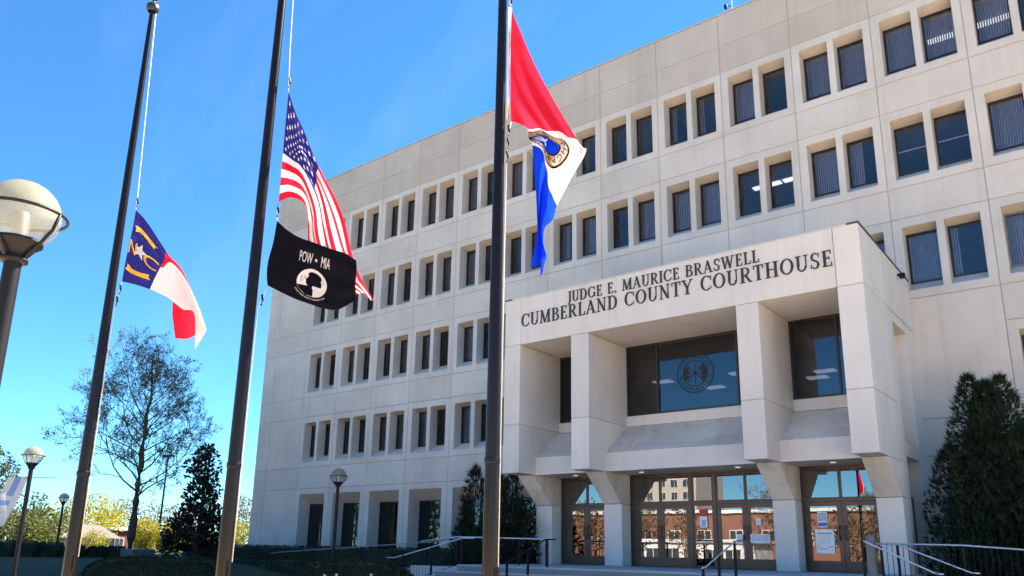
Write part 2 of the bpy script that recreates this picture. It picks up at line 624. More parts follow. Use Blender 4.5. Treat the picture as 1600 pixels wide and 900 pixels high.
def panel_plate(w, h, depth=0.14, holes=(), z_off=0.0):
    """precast panel from x 0..w, z 0..h, front at y=0 with chamfered rim and splayed window openings"""
    b = MB()
    c = 0.014
    x0, x1, z0, z1 = G, w - G, G, h - G
    xi0, xi1, zi0, zi1 = x0 + c, x1 - c, z0 + c, z1 - c
    # chamfer ring and returns
    o = [(x0, c, z0), (x1, c, z0), (x1, c, z1), (x0, c, z1)]
    i = [(xi0, 0, zi0), (xi1, 0, zi0), (xi1, 0, zi1), (xi0, 0, zi1)]
    bk = [(x0, depth, z0), (x1, depth, z0), (x1, depth, z1), (x0, depth, z1)]
    for k in range(4):
        j = (k + 1) % 4
        b.quad(o[k], o[j], i[j], i[k])
        b.quad(bk[k], bk[j], o[j], o[k])
    xs = sorted({xi0, xi1, *[q for hh in holes for q in hh[:2]]})
    zs = sorted({zi0, zi1, *[q for hh in holes for q in hh[2:4]]})
    for a in range(len(xs) - 1):
        for d in range(len(zs) - 1):
            cx, cz = (xs[a] + xs[a + 1]) / 2, (zs[d] + zs[d + 1]) / 2
            if any(hh[0] < cx < hh[1] and hh[2] < cz < hh[3] for hh in holes):
                continue
            b.quad((xs[a], 0, zs[d]), (xs[a + 1], 0, zs[d]), (xs[a + 1], 0, zs[d + 1]), (xs[a], 0, zs[d + 1]))
    for (a0, a1, c0, c1, dp, top, bot) in holes:
        f = [(a0, 0, c0), (a1, 0, c0), (a1, 0, c1), (a0, 0, c1)]
        g = [(a0 + .004, dp, c0 + bot), (a1 - .004, dp, c0 + bot), (a1 - .004, dp, c1 - top), (a0 + .004, dp, c1 - top)]
        for k in range(4):
            j = (k + 1) % 4
            b.quad(f[j], f[k], g[k], g[j])
        # back lining behind the reveal so that no light leaks
        h2 = [(a0 - .12, dp + .02, c0 - .05), (a1 + .12, dp + .02, c0 - .05), (a1 + .12, dp + .02, c1 + .05), (a0 - .12, dp + .02, c1 + .05)]
        g2 = [(p[0], dp, p[2]) for p in g]
        for k in range(4):
            j = (k + 1) % 4
            b.quad(g2[k], g2[j], h2[j], h2[k])
    return b


OPEN = [(0.305, 1.335), (1.565, 2.595)]
GLZ = 0.55
meshes = {}
wp_h = 2.859


def get_mesh(key, fn):
    if key not in meshes:
        meshes[key] = fn()
    return meshes[key]


def window_panel_mesh(h):
    holes = [(a, c, 0.29, h - 0.32, GLZ, 0.10, 0.37) for a, c in OPEN]
    return panel_plate(B, h, holes=holes).mesh('window_panel', M['facade'])


def window_mesh(w, h, mat):
    """frame around a pane w x h, origin at lower left, front y=0"""
    b = MB()
    t = 0.055
    b.box(0, w, 0, 0.06, 0, t)
    b.box(0, w, 0, 0.06, h - t, h)
    b.box(0, t, 0.002, 0.058, t, h - t)
    b.box(w - t, w, 0.002, 0.058, t, h - t)
    return b.mesh('window', mat)


def pane_mesh(w, h, mat):
    b = MB()
    b.box(0.05, w - 0.05, 0.026, 0.034, 0.05, h - 0.05)
    return b.mesh('pane', mat)


def blind_mesh(w, h, x0f=0.0, x1f=1.0, seed=0):
    rr = random.Random(seed)
    b = MB()
    n = 12
    sw = (w - 0.12) / n
    for k in range(n):
        fx = k / n
        if fx < x0f - 1e-6 or fx >= x1f - 1e-6:
            continue
        cx = 0.06 + (k + .5) * sw
        a = -R(27 + rr.uniform(-6, 6))
        dx, dy = math.cos(a) * sw * .39, math.sin(a) * sw * .39
        b.quad((cx - dx, .14 - dy, .06), (cx + dx, .14 + dy, .06), (cx + dx, .14 + dy, h - .06), (cx - dx, .14 - dy, h - .06))
    return b.mesh('blind', M['blind'])


GW = OPEN[0][1] - OPEN[0][0] - 0.008


def bay_x(i):
    return X0 + i * B


def covered(i, row):
    # bays hidden behind the portico, and the blank bay right of it
    if row == 3 and 7 <= i <= 11:
        return True
    return False


BL_FULL = [blind_mesh(GW, 1.75, 0, 1, s) for s in range(4)]
BL_LEFT = blind_mesh(GW, 1.75, 0, 0.25, 5)
BL_HALF = blind_mesh(GW, 1.75, 0, 0.5, 6)
BL_GAP = None
# blind plan: f full, l strip at the left, h left half, n none, u none with a lit ceiling panel
PLAN = {(8, 0): 'nn', (9, 0): 'll', (10, 0): 'fn', (11, 0): 'ff', (12, 0): 'fv', (13, 0): 'vn', (7, 0): 'nl', (6, 0): 'ff', (5, 0): 'fn', (4, 0): 'ff', (3, 0): 'ff', (2, 0): 'fh', (1, 0): 'nn', (0, 0): 'nf',
        (7, 1): 'hf', (8, 1): 'nf', (9, 1): 'ff', (10, 1): 'uu', (11, 1): 'fh', (12, 1): 'sS', (13, 1): 'ff', (6, 1): 'nl', (5, 1): 'fn', (4, 1): 'fh', (3, 1): 'fn', (2, 1): 'nn', (1, 1): 'nf', (0, 1): 'nn',
        (7, 2): 'fn', (8, 2): 'nh', (9, 2): 'nf', (10, 2): 'ff', (11, 2): 'ff', (12, 2): 'fl', (13, 2): 'hn', (6, 2): 'nl', (5, 2): 'fn', (4, 2): 'hn', (3, 2): 'nh', (2, 2): 'fn', (1, 2): 'nn', (0, 2): 'nn',
        (0, 3): 'nn', (1, 3): 'nn', (2, 3): 'nn', (3, 3): 'hh', (4, 3): 'fn', (5, 3): 'fn', (6, 3): 'nf', (12, 3): 'nf', (13, 3): 'fn'}
lit = []
frame_me = window_mesh(GW, 1.75, M['bronze'])
frame_grey = window_mesh(GW, 1.75, M['greyframe'])
pane_me = pane_mesh(GW, 1.75, M['winglass'])
b = MB()
b.box(0.06, GW - 0.06, 0.07, 0.10, 0.86, 0.90)
bar_me = b.mesh('painted_light_bar', M['paper'])  # white bar stands in for a line of light inside the room

for i in range(NB):
    x = bay_x(i)
    for rI, (hk, sk) in enumerate(ROWS):
        h, s = LV[hk], LV[sk]
        if covered(i, rI):
            continue
        if rI == 3 and i == 11:
            continue
        link('window_panel', get_mesh(('wp', rI), lambda: window_panel_mesh(h - s)), ch, (x, 0, s))
        plan = PLAN.get((i + 1, rI), 'fn')
        zb = s + 0.29 + 0.37
        zt = h - 0.32 - 0.10
        for wi, (a, c) in enumerate(OPEN):
            grey = rI == 2 and i >= 12
            wo = link('window', frame_grey if grey else frame_me, ch, (x + a + .004, GLZ - 0.045, zb))
            wo.scale = (1, 1, (zt - zb) / 1.75)
            link('pane', pane_me, wo)
            k = plan[wi]
            if k == 'f' or k == 'v':
                link('blind', BL_FULL[(i + wi * 2 + rI) % 4], wo)
            elif k == 'l':
                link('blind', BL_LEFT, wo)
            elif k == 'h':
                link('blind', BL_HALF, wo)
            elif k in 'sS':
                link('painted_light_bar', bar_me, wo)
            if k in 'uv':
                lit.append((x + a, h))
    # spandrels between rows
    spans = [('h2', 's1'), ('h3', 's2'), ('h4', 's3'), ('h5', 's4')]
    for (lo, hi) in spans:
        if lo == 'h4' and 8 <= i <= 11:
            continue
        if lo == 'h5' and 7 <= i <= 11:
            continue
        link('spandrel_panel', get_mesh(('sp', lo), lambda: panel_plate(B, LV[hi] - LV[lo]).mesh('spandrel_panel', M['facade'])), ch, (x, 0, LV[lo]))
    link('frieze_panel', get_mesh('fp', lambda: panel_plate(B, LV['p'] - LV['h1']).mesh('frieze_panel', M['parapet'])), ch, (x, 0, LV['h1']))
    link('parapet_panel', get_mesh('pp', lambda: panel_plate(B, LV['r'] - LV['p'], 0.3).mesh('parapet_panel', M['parapet'])), ch, (x, 0.0, LV['p']))
    # ground storey
    if not (6.5 <= i <= 11):
        link('ground_panel', get_mesh('gp', lambda: panel_plate(B, LV['h5'] - 0.1, holes=[(0.355, 2.51, 0.75, LV['h5'] - 0.1 - 0.29, 0.8, 0.50, 0.0)]).mesh('ground_panel', M['facade'])), ch, (x, 0, 0.1))
        wo = link('ground_window', get_mesh('gw', lambda: window_mesh(2.147, LV['h5'] - .79 - .85, M['bronze'])), ch, (x + .359, 0.8 - 0.05, 0.85))
        link('pane', get_mesh('gpane', lambda: pane_mesh(2.147, LV['h5'] - .79 - .85, M['tintglass'])), wo)
        bm_ = MB()
        bm_.box(1.05, 1.10, 0.004, 0.056, 0.06, LV['h5'] - .79 - .85 - .06)
        link('mullion', get_mesh('gmul', lambda: bm_.mesh('mullion', M['bronze'])), wo)
# plain wall right of the portico
xb = bay_x(11)
for z0, z1 in ((LV['s4'], LV['s3']), (LV['h5'], LV['s4']), (0.1, LV['h5'])):
    link('wall_panel', panel_plate(B, z1 - z0).mesh('wall_panel', M['facade']), ch, (xb, 0, z0))
# blank end bay at the left corner
levs = [0.1, LV['h5'], LV['s4'], LV['h4'], LV['s3'], LV['h3'], LV['s2'], LV['h2'], LV['s1'], LV['h1'], LV['p'], LV['r']]
for a, z in enumerate(levs[:-1]):
    hgt = levs[a + 1] - z
    mt = M['parapet'] if a >= 9 else M['facade']
    link('end_panel', panel_plate(X0 + 37.335, hgt).mesh('end_panel', mt), ch, (-37.335, 0, z))
    link('corner_panel', panel_plate(-37.335 - XL, hgt).mesh('corner_panel', mt), ch, (XL, 0, z))
    sp = link('side_panel', get_mesh(('side', a), lambda: panel_plate(6.0, hgt).mesh('side_panel', mt)), ch, (XL, 6.0, z))
    sp.rotation_euler = (0, 0, R(-90))
# sealant in the joints
b = MB()
for z in levs[1:-1]:
    b.box(XL + .02, XR, 0.016, 0.05, z - .02, z + .02)
for i in range(NB + 1):
    if 7 < i < 12:
        b.box(bay_x(i) - .02, bay_x(i) + .02, 0.018, 0.052, LV['s3'], LV['r'] - .02)
    else:
        b.box(bay_x(i) - .02, bay_x(i) + .02, 0.018, 0.052, 0.1, LV['r'] - .02)
b.box(-37.335 - .02, -37.335 + .02, 0.018, 0.052, 0.1, LV['r'] - .02)
b.build('joint_sealant', M['joint'], ch)
# shell, roof and floors
b = MB()
b.box(XL + .16, XL + .4, 6.02, 30, 0.0, LV['r'] - .1)
b.box(XL + .16, XL + .4, 0.2, 6.02, 0.0, LV['r'] - .1)
b.box(XR - .3, XR, 0.16, 30, 0.0, LV['r'] - .05)
b.box(XL + .4, XR - .3, 29.7, 30, 0.0, LV['r'] - .05)
b.build('outer_wall', M['facade'], ch)
b = MB()
b.box(XL + .4, XR - .3, 0.31, 29.7, LV['r'] - .9, LV['r'] - .6)
b.build('roof', M['roofgrey'], ch)
b = MB()
b.box(XL + .01, XR, -0.02, 0.34, LV['r'], LV['r'] + .05)
b.box(XL + .01, XL + .4, 0.34, 30, LV['r'], LV['r'] + .05)
b.build('roof_coping', M['parapet'], ch)
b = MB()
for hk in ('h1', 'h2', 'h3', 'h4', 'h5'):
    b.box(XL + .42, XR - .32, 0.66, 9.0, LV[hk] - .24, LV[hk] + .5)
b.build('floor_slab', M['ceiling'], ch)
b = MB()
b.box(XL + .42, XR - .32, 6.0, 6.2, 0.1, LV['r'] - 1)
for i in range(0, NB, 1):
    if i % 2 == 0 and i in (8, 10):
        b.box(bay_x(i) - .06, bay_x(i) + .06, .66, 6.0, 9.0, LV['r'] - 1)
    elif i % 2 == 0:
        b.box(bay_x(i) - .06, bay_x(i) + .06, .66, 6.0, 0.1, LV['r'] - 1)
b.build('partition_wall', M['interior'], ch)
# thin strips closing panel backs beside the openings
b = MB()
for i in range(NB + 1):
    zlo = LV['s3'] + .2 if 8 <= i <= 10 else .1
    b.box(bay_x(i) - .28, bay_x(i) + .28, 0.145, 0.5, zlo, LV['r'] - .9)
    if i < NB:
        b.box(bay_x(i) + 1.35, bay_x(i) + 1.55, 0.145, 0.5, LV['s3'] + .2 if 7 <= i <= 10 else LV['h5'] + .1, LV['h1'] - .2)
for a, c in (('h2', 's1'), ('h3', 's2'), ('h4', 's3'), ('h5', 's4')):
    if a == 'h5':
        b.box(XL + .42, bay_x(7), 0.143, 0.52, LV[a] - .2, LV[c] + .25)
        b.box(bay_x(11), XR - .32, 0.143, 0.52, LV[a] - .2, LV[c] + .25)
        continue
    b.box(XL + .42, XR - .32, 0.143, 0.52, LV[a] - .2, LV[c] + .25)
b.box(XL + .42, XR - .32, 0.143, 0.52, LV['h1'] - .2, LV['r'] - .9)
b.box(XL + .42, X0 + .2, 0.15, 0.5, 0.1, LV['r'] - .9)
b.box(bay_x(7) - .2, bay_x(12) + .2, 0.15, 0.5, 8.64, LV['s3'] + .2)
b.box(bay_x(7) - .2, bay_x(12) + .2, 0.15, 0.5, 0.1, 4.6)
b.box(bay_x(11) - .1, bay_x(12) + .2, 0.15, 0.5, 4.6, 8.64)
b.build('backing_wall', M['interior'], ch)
for lx, lz in lit:
    b = MB()
    b.box(0, 1.15, 0, 0.32, -0.03, 0)
    link('ceiling_light', get_mesh('clight', lambda: b.mesh('ceiling_light', M['lamp_panel'])), ch, (lx - .1, 2.3, lz - .25))

# ------------------------------------------------------------------ portico
PZ = LV
PF = -6.0
ptop, psof, pjoint, pbot = 10.365, 8.65, 5.80, 4.125
PX = [(-14.77, -14.08), (-11.91, -11.22), (-6.10, -5.43), (-3.225, -2.55)]
g = 0.009
for k, (a, c) in enumerate(PX):
    b = MB()
    b.box(a, c, PF, -3.46, pjoint + g, psof - g if k in (1, 2) else psof - g)
    b.build('pier', M['portico'], ch, bevel=0.012)
    b = MB()
    b.box(a, c, PF, -3.46, pbot, pjoint - g)
    b.build('pier_base', M['portico'], ch, bevel=0.012)
    b = MB()
    b.box(a + .012, c - .012, PF + .014, -3.47, pjoint - .012, pjoint + .012)
    if k in (0, 3):
        b.box(a + .012, c - .012, PF + .014, -3.47, psof - .012, psof + .012)
    b.build('pier_joint', M['joint'], ch)
    if k in (0, 3):
        b = MB()
        b.box(a, c, PF, -3.46, psof + g, ptop)
        b.build('corner_block', M['portico'], ch, bevel=0.012)
    # slanted bracket and the column under it
    b = MB()
    b.prism_x([(-5.12, pbot - .012), (-4.03, 3.14), (-3.40, 3.14), (-3.40, pbot - .012)], a + .004, c - .004)
    b.build('bracket', M['portico_dirty'], ch)
    b = MB()
    b.box(a + .002, c - .002, -4.0, -3.40, 1.1, 3.115)
    b.build('column', M['portico'], ch, bevel=0.01)
    b = MB()
    b.box(a + .03, c - .03, -3.97, -3.42, 3.11, 3.145)
    b.build('column_joint', M['joint'], ch)
fx0, fx1 = PX[0][1] + .014, PX[3][0] - .014
b = MB()
b.box(fx0, fx1, PF + .002, -3.3, psof, ptop - .004)
fascia = b.build('fascia', M['portico'], ch)
b = MB()
b.box(PX[0][1] - .01, fx0 + .01, PF + .03, -5.6, psof + .02, ptop - .02)
b.box(fx1 - .01, PX[3][0] + .01, PF + .03, -5.6, psof + .02, ptop - .02)
b.build('fascia_joint', M['joint'], ch)
b = MB()
b.box(PX[0][0] + .05, PX[3][1] - .05, -3.3, -0.01, 10.0, 10.2)
b.build('portico_roof', M['roofgrey'], ch)
for a, c in ((PX[3][1] - .3, PX[3][1] + .025), (PX[0][0] - .025, PX[0][0] + .3)):
    b = MB()
    b.box(a, c, PF - .01, -0.015, ptop + .002, ptop + .05)
    b.build('portico_coping', M['coping'], ch)
b = MB()
b.box(PX[0][0] + .3, PX[3][1] - .3, PF - .012, PF + .3, ptop + .003, ptop + .028)
b.build('fascia_coping', M['portico'], ch)
BAYS = [(PX[0][1], PX[1][0]), (PX[1][1], PX[2][0]), (PX[2][1], PX[3][0])]
mull = [[-13.02], [-10.02, -7.16], [-4.02]]
for k, (a, c) in enumerate(BAYS):
    a2, c2 = a + .003, c - .003
    b = MB()
    b.prism_x([(-3.55, 5.765), (-5.0, 4.73), (-5.0, 4.128), (-3.2, 4.128), (-3.2, 5.765)], a2, c2)
    b.build('sloped_spandrel', [M['portico_dirty']], ch)
    b = MB()
    b.prism_x([(-5.012, 4.722), (-5.012, 4.122), (-4.9, 4.122), (-4.9, 4.722)], a2 + .002, c2 - .002)
    b.build('spandrel_face', M['portico'], ch)
    b = MB()
    b.box(a2, c2, -3.57, -3.2, 5.775, 6.14)
    b.build('portico_sill', M['portico'], ch, bevel=0.008)
    # big window
    wf = MB()
    y0, y1 = -3.50, -3.40
    wf.box(a2, c2, y0, y1, 6.142, 6.22)
    wf.box(a2, c2, y0, y1, 8.58, 8.648)
    wf.box(a2, a2 + .07, y0 + .002, y1, 6.22, 8.58)
    wf.box(c2 - .07, c2, y0 + .002, y1, 6.22, 8.58)
    for mx in mull[k]:
        wf.box(mx - .035, mx + .035, y0 + .004, y1, 6.22, 8.58)
    wo = wf.build('portico_window', M['bronze'], ch)
    xs = [a2 + .06] + mull[k] + [c2 - .06]
    for q in range(len(xs) - 1):
        pb = MB()
        pb.box(xs[q], xs[q + 1], -3.455, -3.445, 6.2, 8.6)
        pb.build('pane', M['tintglass'], wo)
    if k == 1:
        sb = MB()
        cx, cz, yy = -8.63, 7.40, -3.462
        for ro, ri in ((0.67, 0.63), (0.45, 0.42)):
            for q in range(48):
                t0, t1 = 2 * math.pi * q / 48, 2 * math.pi * (q + 1) / 48
                sb.quad(*[(cx + rr * math.cos(t), yy, cz + rr * math.sin(t)) for rr, t in ((ri, t0), (ro, t0), (ro, t1), (ri, t1))])
        for q in range(8):
            t = 2 * math.pi * q / 8
            d = Vector((math.cos(t), 0, math.sin(t)))
            n_ = Vector((-d.z, 0, d.x)) * .012
            o_ = Vector((cx, yy - .001, cz))
            sb.quad(o_ - n_, o_ + n_, o_ + d * .4 + n_, o_ + d * .4 - n_)
        for t0, t1 in ((-.7, .75), (2.5, 3.7)):
            for q in range(8):
                u0, u1 = t0 + (t1 - t0) * q / 8, t0 + (t1 - t0) * (q + 1) / 8
                r0 = .22 + .06 * math.sin(q * 1.7)
                sb.quad(*[(cx + rr * math.cos(t), yy - .002, cz + rr * math.sin(t)) for rr, t in ((r0, u0), (.41, u0), (.41, u1), (r0, u1))])
        for q in range(34):      # ring of small letters
            t = 2 * math.pi * q / 34
            if q in (0, 1, 16, 17):
                continue
            d = Vector((math.cos(t), 0, math.sin(t)))
            n_ = Vector((-d.z, 0, d.x)) * .022
            o_ = Vector((cx, yy - .001, cz))
            sb.quad(o_ + d * .49 - n_, o_ + d * .49 - n_ * .3, o_ + d * .59 - n_ * .3, o_ + d * .59 - n_)
            if q % 2:
                sb.quad(o_ + d * .565 - n_, o_ + d * .565 + n_, o_ + d * .59 + n_, o_ + d * .59 - n_)
            else:
                sb.quad(o_ + d * .49 + n_ * .4, o_ + d * .49 + n_, o_ + d * .59 + n_, o_ + d * .59 + n_ * .4)
        sb.build('etched_seal', M['seal'], wo)
# room behind the portico windows
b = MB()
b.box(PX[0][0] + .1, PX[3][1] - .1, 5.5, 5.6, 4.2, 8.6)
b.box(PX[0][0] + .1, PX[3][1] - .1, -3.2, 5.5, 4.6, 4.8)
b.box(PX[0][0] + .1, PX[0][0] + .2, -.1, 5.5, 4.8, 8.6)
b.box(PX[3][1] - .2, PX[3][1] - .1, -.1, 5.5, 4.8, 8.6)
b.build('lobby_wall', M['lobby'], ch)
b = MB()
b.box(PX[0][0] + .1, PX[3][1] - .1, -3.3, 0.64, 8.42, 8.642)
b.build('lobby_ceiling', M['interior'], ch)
for (lx, ly) in ((-12.6, 1.0), (-11.3, 3.2), (-9.4, 1.2), (-6.6, 2.6), (-8.1, 1.0), (-7.2, 3.6)):
    b = MB()
    b.box(0, .75, 0, .5, -.03, 0)
    link('lobby_light', get_mesh('llight', lambda: b.mesh('lobby_light', M['lamp_panel'])), ch, (lx, ly, 8.375))
# soffit over the doors, lights
b = MB()
b.box(PX[0][1] - .4, PX[3][0] + .4, -3.38, -3.0, 4.06, 4.127)
b.build('door_head', M['doorbronze'], ch)
for lx in (-12.9, -10.3, -7.0, -4.2):
    b = MB()
    b.lathe([(0.0, 0), (.07, 0), (.085, -.015), (.085, .0)], 12)
    link('soffit_light', get_mesh('slight', lambda: b.mesh('soffit_light', M['downlight'])), ch, (lx, -4.25, 4.12))
# side walls
sx = PX[3][1]
b = MB()
xo, xi = sx - .022, sx - .6
b.box(xi, xo + .02, -3.45, -.015, psof + g, ptop)
b.box(xi, xo, -3.45, -2.87, 1.1, psof - g)
b.box(xi, xo, -1.03, -.015, 1.1, psof - g)
b.box(xi, xo - .002, -2.87, -1.03, 8.35, psof - g)
b.box(xi, xo - .002, -2.87, -1.03, 4.35, 4.75)
b.box(xi, xo - .35, -2.87, -1.03, 4.75, 8.35)
b.box(xi, xo - .4, -2.87, -1.03, 1.1, 4.35)
b.build('portico_side_wall', M['portico'], ch)
b = MB()
b.box(xi + .05, xo - .01, -3.45, -.02, psof - .012, psof + .012)
b.box(xi + .05, xo - .005, -3.45, -2.88, pjoint - .01, pjoint + .01)
b.build('side_joint', M['joint'], ch)
b = MB()
b.box(xo - .3, xo - .28, -2.75, -1.15, 1.1, 3.3)
b.build('side_door', M['doorbronze'], ch)
b = MB()
b.box(xo - .36, xo - .30, -2.4, -2.3, 4.8, 8.3)
b.build('slot_mullion', M['portico'], ch)
b = MB()
sx2 = PX[0][0]
b.box(sx2 + .02, sx2 + .6, -3.45, -.015, 1.1, ptop)
b.build('portico_side_wall', M['portico'], ch)
b = MB()
b.box(sx2 + .2, sx - .2, -.6, -.2, 1.1, 4.5)
b.build('lobby_back_wall', M['lobby'], ch)
# spot lamp on the portico side
b = MB()
b.box(-.02, .10, -.05, .05, -.03, .03)
b.box(.06, .22, -.09, .09, -.12, .03)
fl = b.build('flood_light', M['black'], None, (sx, -1.57, 10.15), bevel=.01)
tag(fl, 'small black floodlight on the right side wall of the portico', 'light')

# doors and transoms
DY = -3.35


def leaf(a, c, hinge_left):
    b = MB()
    z0, z1 = 1.115, 3.09
    st = .13
    b.box(a, c, DY, DY + .05, z0, z0 + .30)
    b.box(a, c, DY, DY + .05, z1 - .13, z1)
    b.box(a, a + st, DY + .001, DY + .049, z0 + .30, z1 - .13)
    b.box(c - st, c, DY + .001, DY + .049, z0 + .30, z1 - .13)
    d = b.build('door', M['doorbronze'], ch)
    p = MB()
    p.box(a + st - .01, c - st + .01, DY + .02, DY + .03, z0 + .29, z1 - .12)
    p.build('pane', M['doorglass'], d)
    hx = c - .07 if hinge_left else a + .07
    h_ = MB()
    h_.tube([(hx, DY - .0, 2.0), (hx, DY - .07, 2.0), (hx, DY - .09, 2.1), (hx, DY - .09, 2.3), (hx, DY - .07, 2.4), (hx, DY, 2.4)], .016, 6)
    h_.build('handle', M['black'], d)


def glazed(name, a, c, z0, z1, fr=.04, extra=()):
    b = MB()
    b.box(a, c, DY, DY + .06, z0, z0 + fr)
    b.box(a, c, DY, DY + .06, z1 - fr, z1)
    b.box(a, a + fr, DY + .001, DY + .059, z0 + fr, z1 - fr)
    b.box(c - fr, c, DY + .001, DY + .059, z0 + fr, z1 - fr)
    for z in extra:
        b.box(a + fr, c - fr, DY + .002, DY + .058, z - .03, z + .03)
    d = b.build(name, M['doorbronze'], ch)
    p = MB()
    p.box(a + fr - .01, c - fr + .01, DY + .025, DY + .035, z0 + fr - .01, z1 - fr + .01)
    p.build('pane', M['doorglass'], d)


# jambs
for (a, c) in BAYS:
    b = MB()
    b.box(a + .002, a + .05, DY - .02, DY + .08, 1.1, 4.06)
    b.box(c - .05, c - .002, DY - .02, DY + .08, 1.1, 4.06)
    b.box(a + .05, c - .05, DY - .015, DY + .08, 3.10, 3.17)
    b.build('door_frame', M['doorbronze'], ch)
doors = [(-14.025, -13.005, True), (-12.995, -11.965, False), (-11.165, -10.12, True), (-10.11, -9.06, False), (-8.13, -7.175, True), (-7.165, -6.155, False), (-5.375, -4.335, True), (-4.325, -3.28, False)]
for a, c, hl in doors:
    leaf(a, c, hl)
    glazed('transom', a, c, 3.175, 4.055)
b = MB()
b.box(-9.05, -8.96, DY - .02, DY + .08, 1.1, 4.055)
b.box(-8.24, -8.14, DY - .02, DY + .08, 1.1, 4.055)
b.build('door_mullion', M['doorbronze'], ch)
glazed('sidelight', -8.955, -8.245, 1.115, 3.095, .05, (1.95,))
glazed('transom', -8.955, -8.245, 3.175, 4.055)


# papers taped to the doors
def notice(x, z, w_, h_, label, lines, bands=(), head=None):
    t = thing('notice', label, 'notice', (x, DY - .006, z))
    b = MB()
    b.box(0, w_, -.004, 0, 0, h_)
    b.build('sheet', M['paper'], t)
    b = MB()
    for (f0, f1, z_, th) in lines:
        b.box(f0 * w_, f1 * w_, -.006, -.0045, z_ * h_, (z_ + th) * h_)
    if lines:
        b.build('printed_lines', M['ink'], t)
    for (mat, f0, f1, z0, z1) in bands:
        b = MB()
        b.box(f0 * w_, f1 * w_, -.0065, -.0045, z0 * h_, z1 * h_)
        b.build('printed_band', M[mat], t)


notice(-5.12, 1.62, .52, .68, 'large white printed poster on the right pair of glass doors', [(.12, .88, .80, .05)] + [(.18, .82, .72 - .06 * q, .012) for q in range(6)] + [(.08, .2, .28, .03), (.62, .9, .26, .03), (.2, .65, .17, .03)])
notice(-5.02, 2.36, .27, .44, 'small light blue notice with dark blue band taped above the large poster', [(.08, .92, .82, .1)], [('inklight', .04, .96, .40, .80), ('inkblue', .04, .96, .06, .30)])
notice(-6.88, 2.42, .17, .21, 'small white sheet high on the glass door beside the second column from the right', [(.2, .8, .75 - .15 * q, .03) for q in range(4)])
notice(-7.08, 1.90, .62, .26, 'pale grey wide sheet on the glass door beside the second column from the right', [(.06, .94, .82 - .12 * q, .035) for q in range(6)])
notice(-7.52, 1.85, .2, .3, 'narrow grey sheet at the edge of the fourth centre door pane', [(.1, .9, .8 - .12 * q, .035) for q in range(6)])
notice(-8.73, 2.36, .27, .58, 'red and white notice on the narrow sidelight between the entrance doors', [(.25, .75, .30 - .07 * q, .025) for q in range(3)], [('inkred', .0, 1, .60, 1.0), ('inklight', .28, .75, .05, .4)])


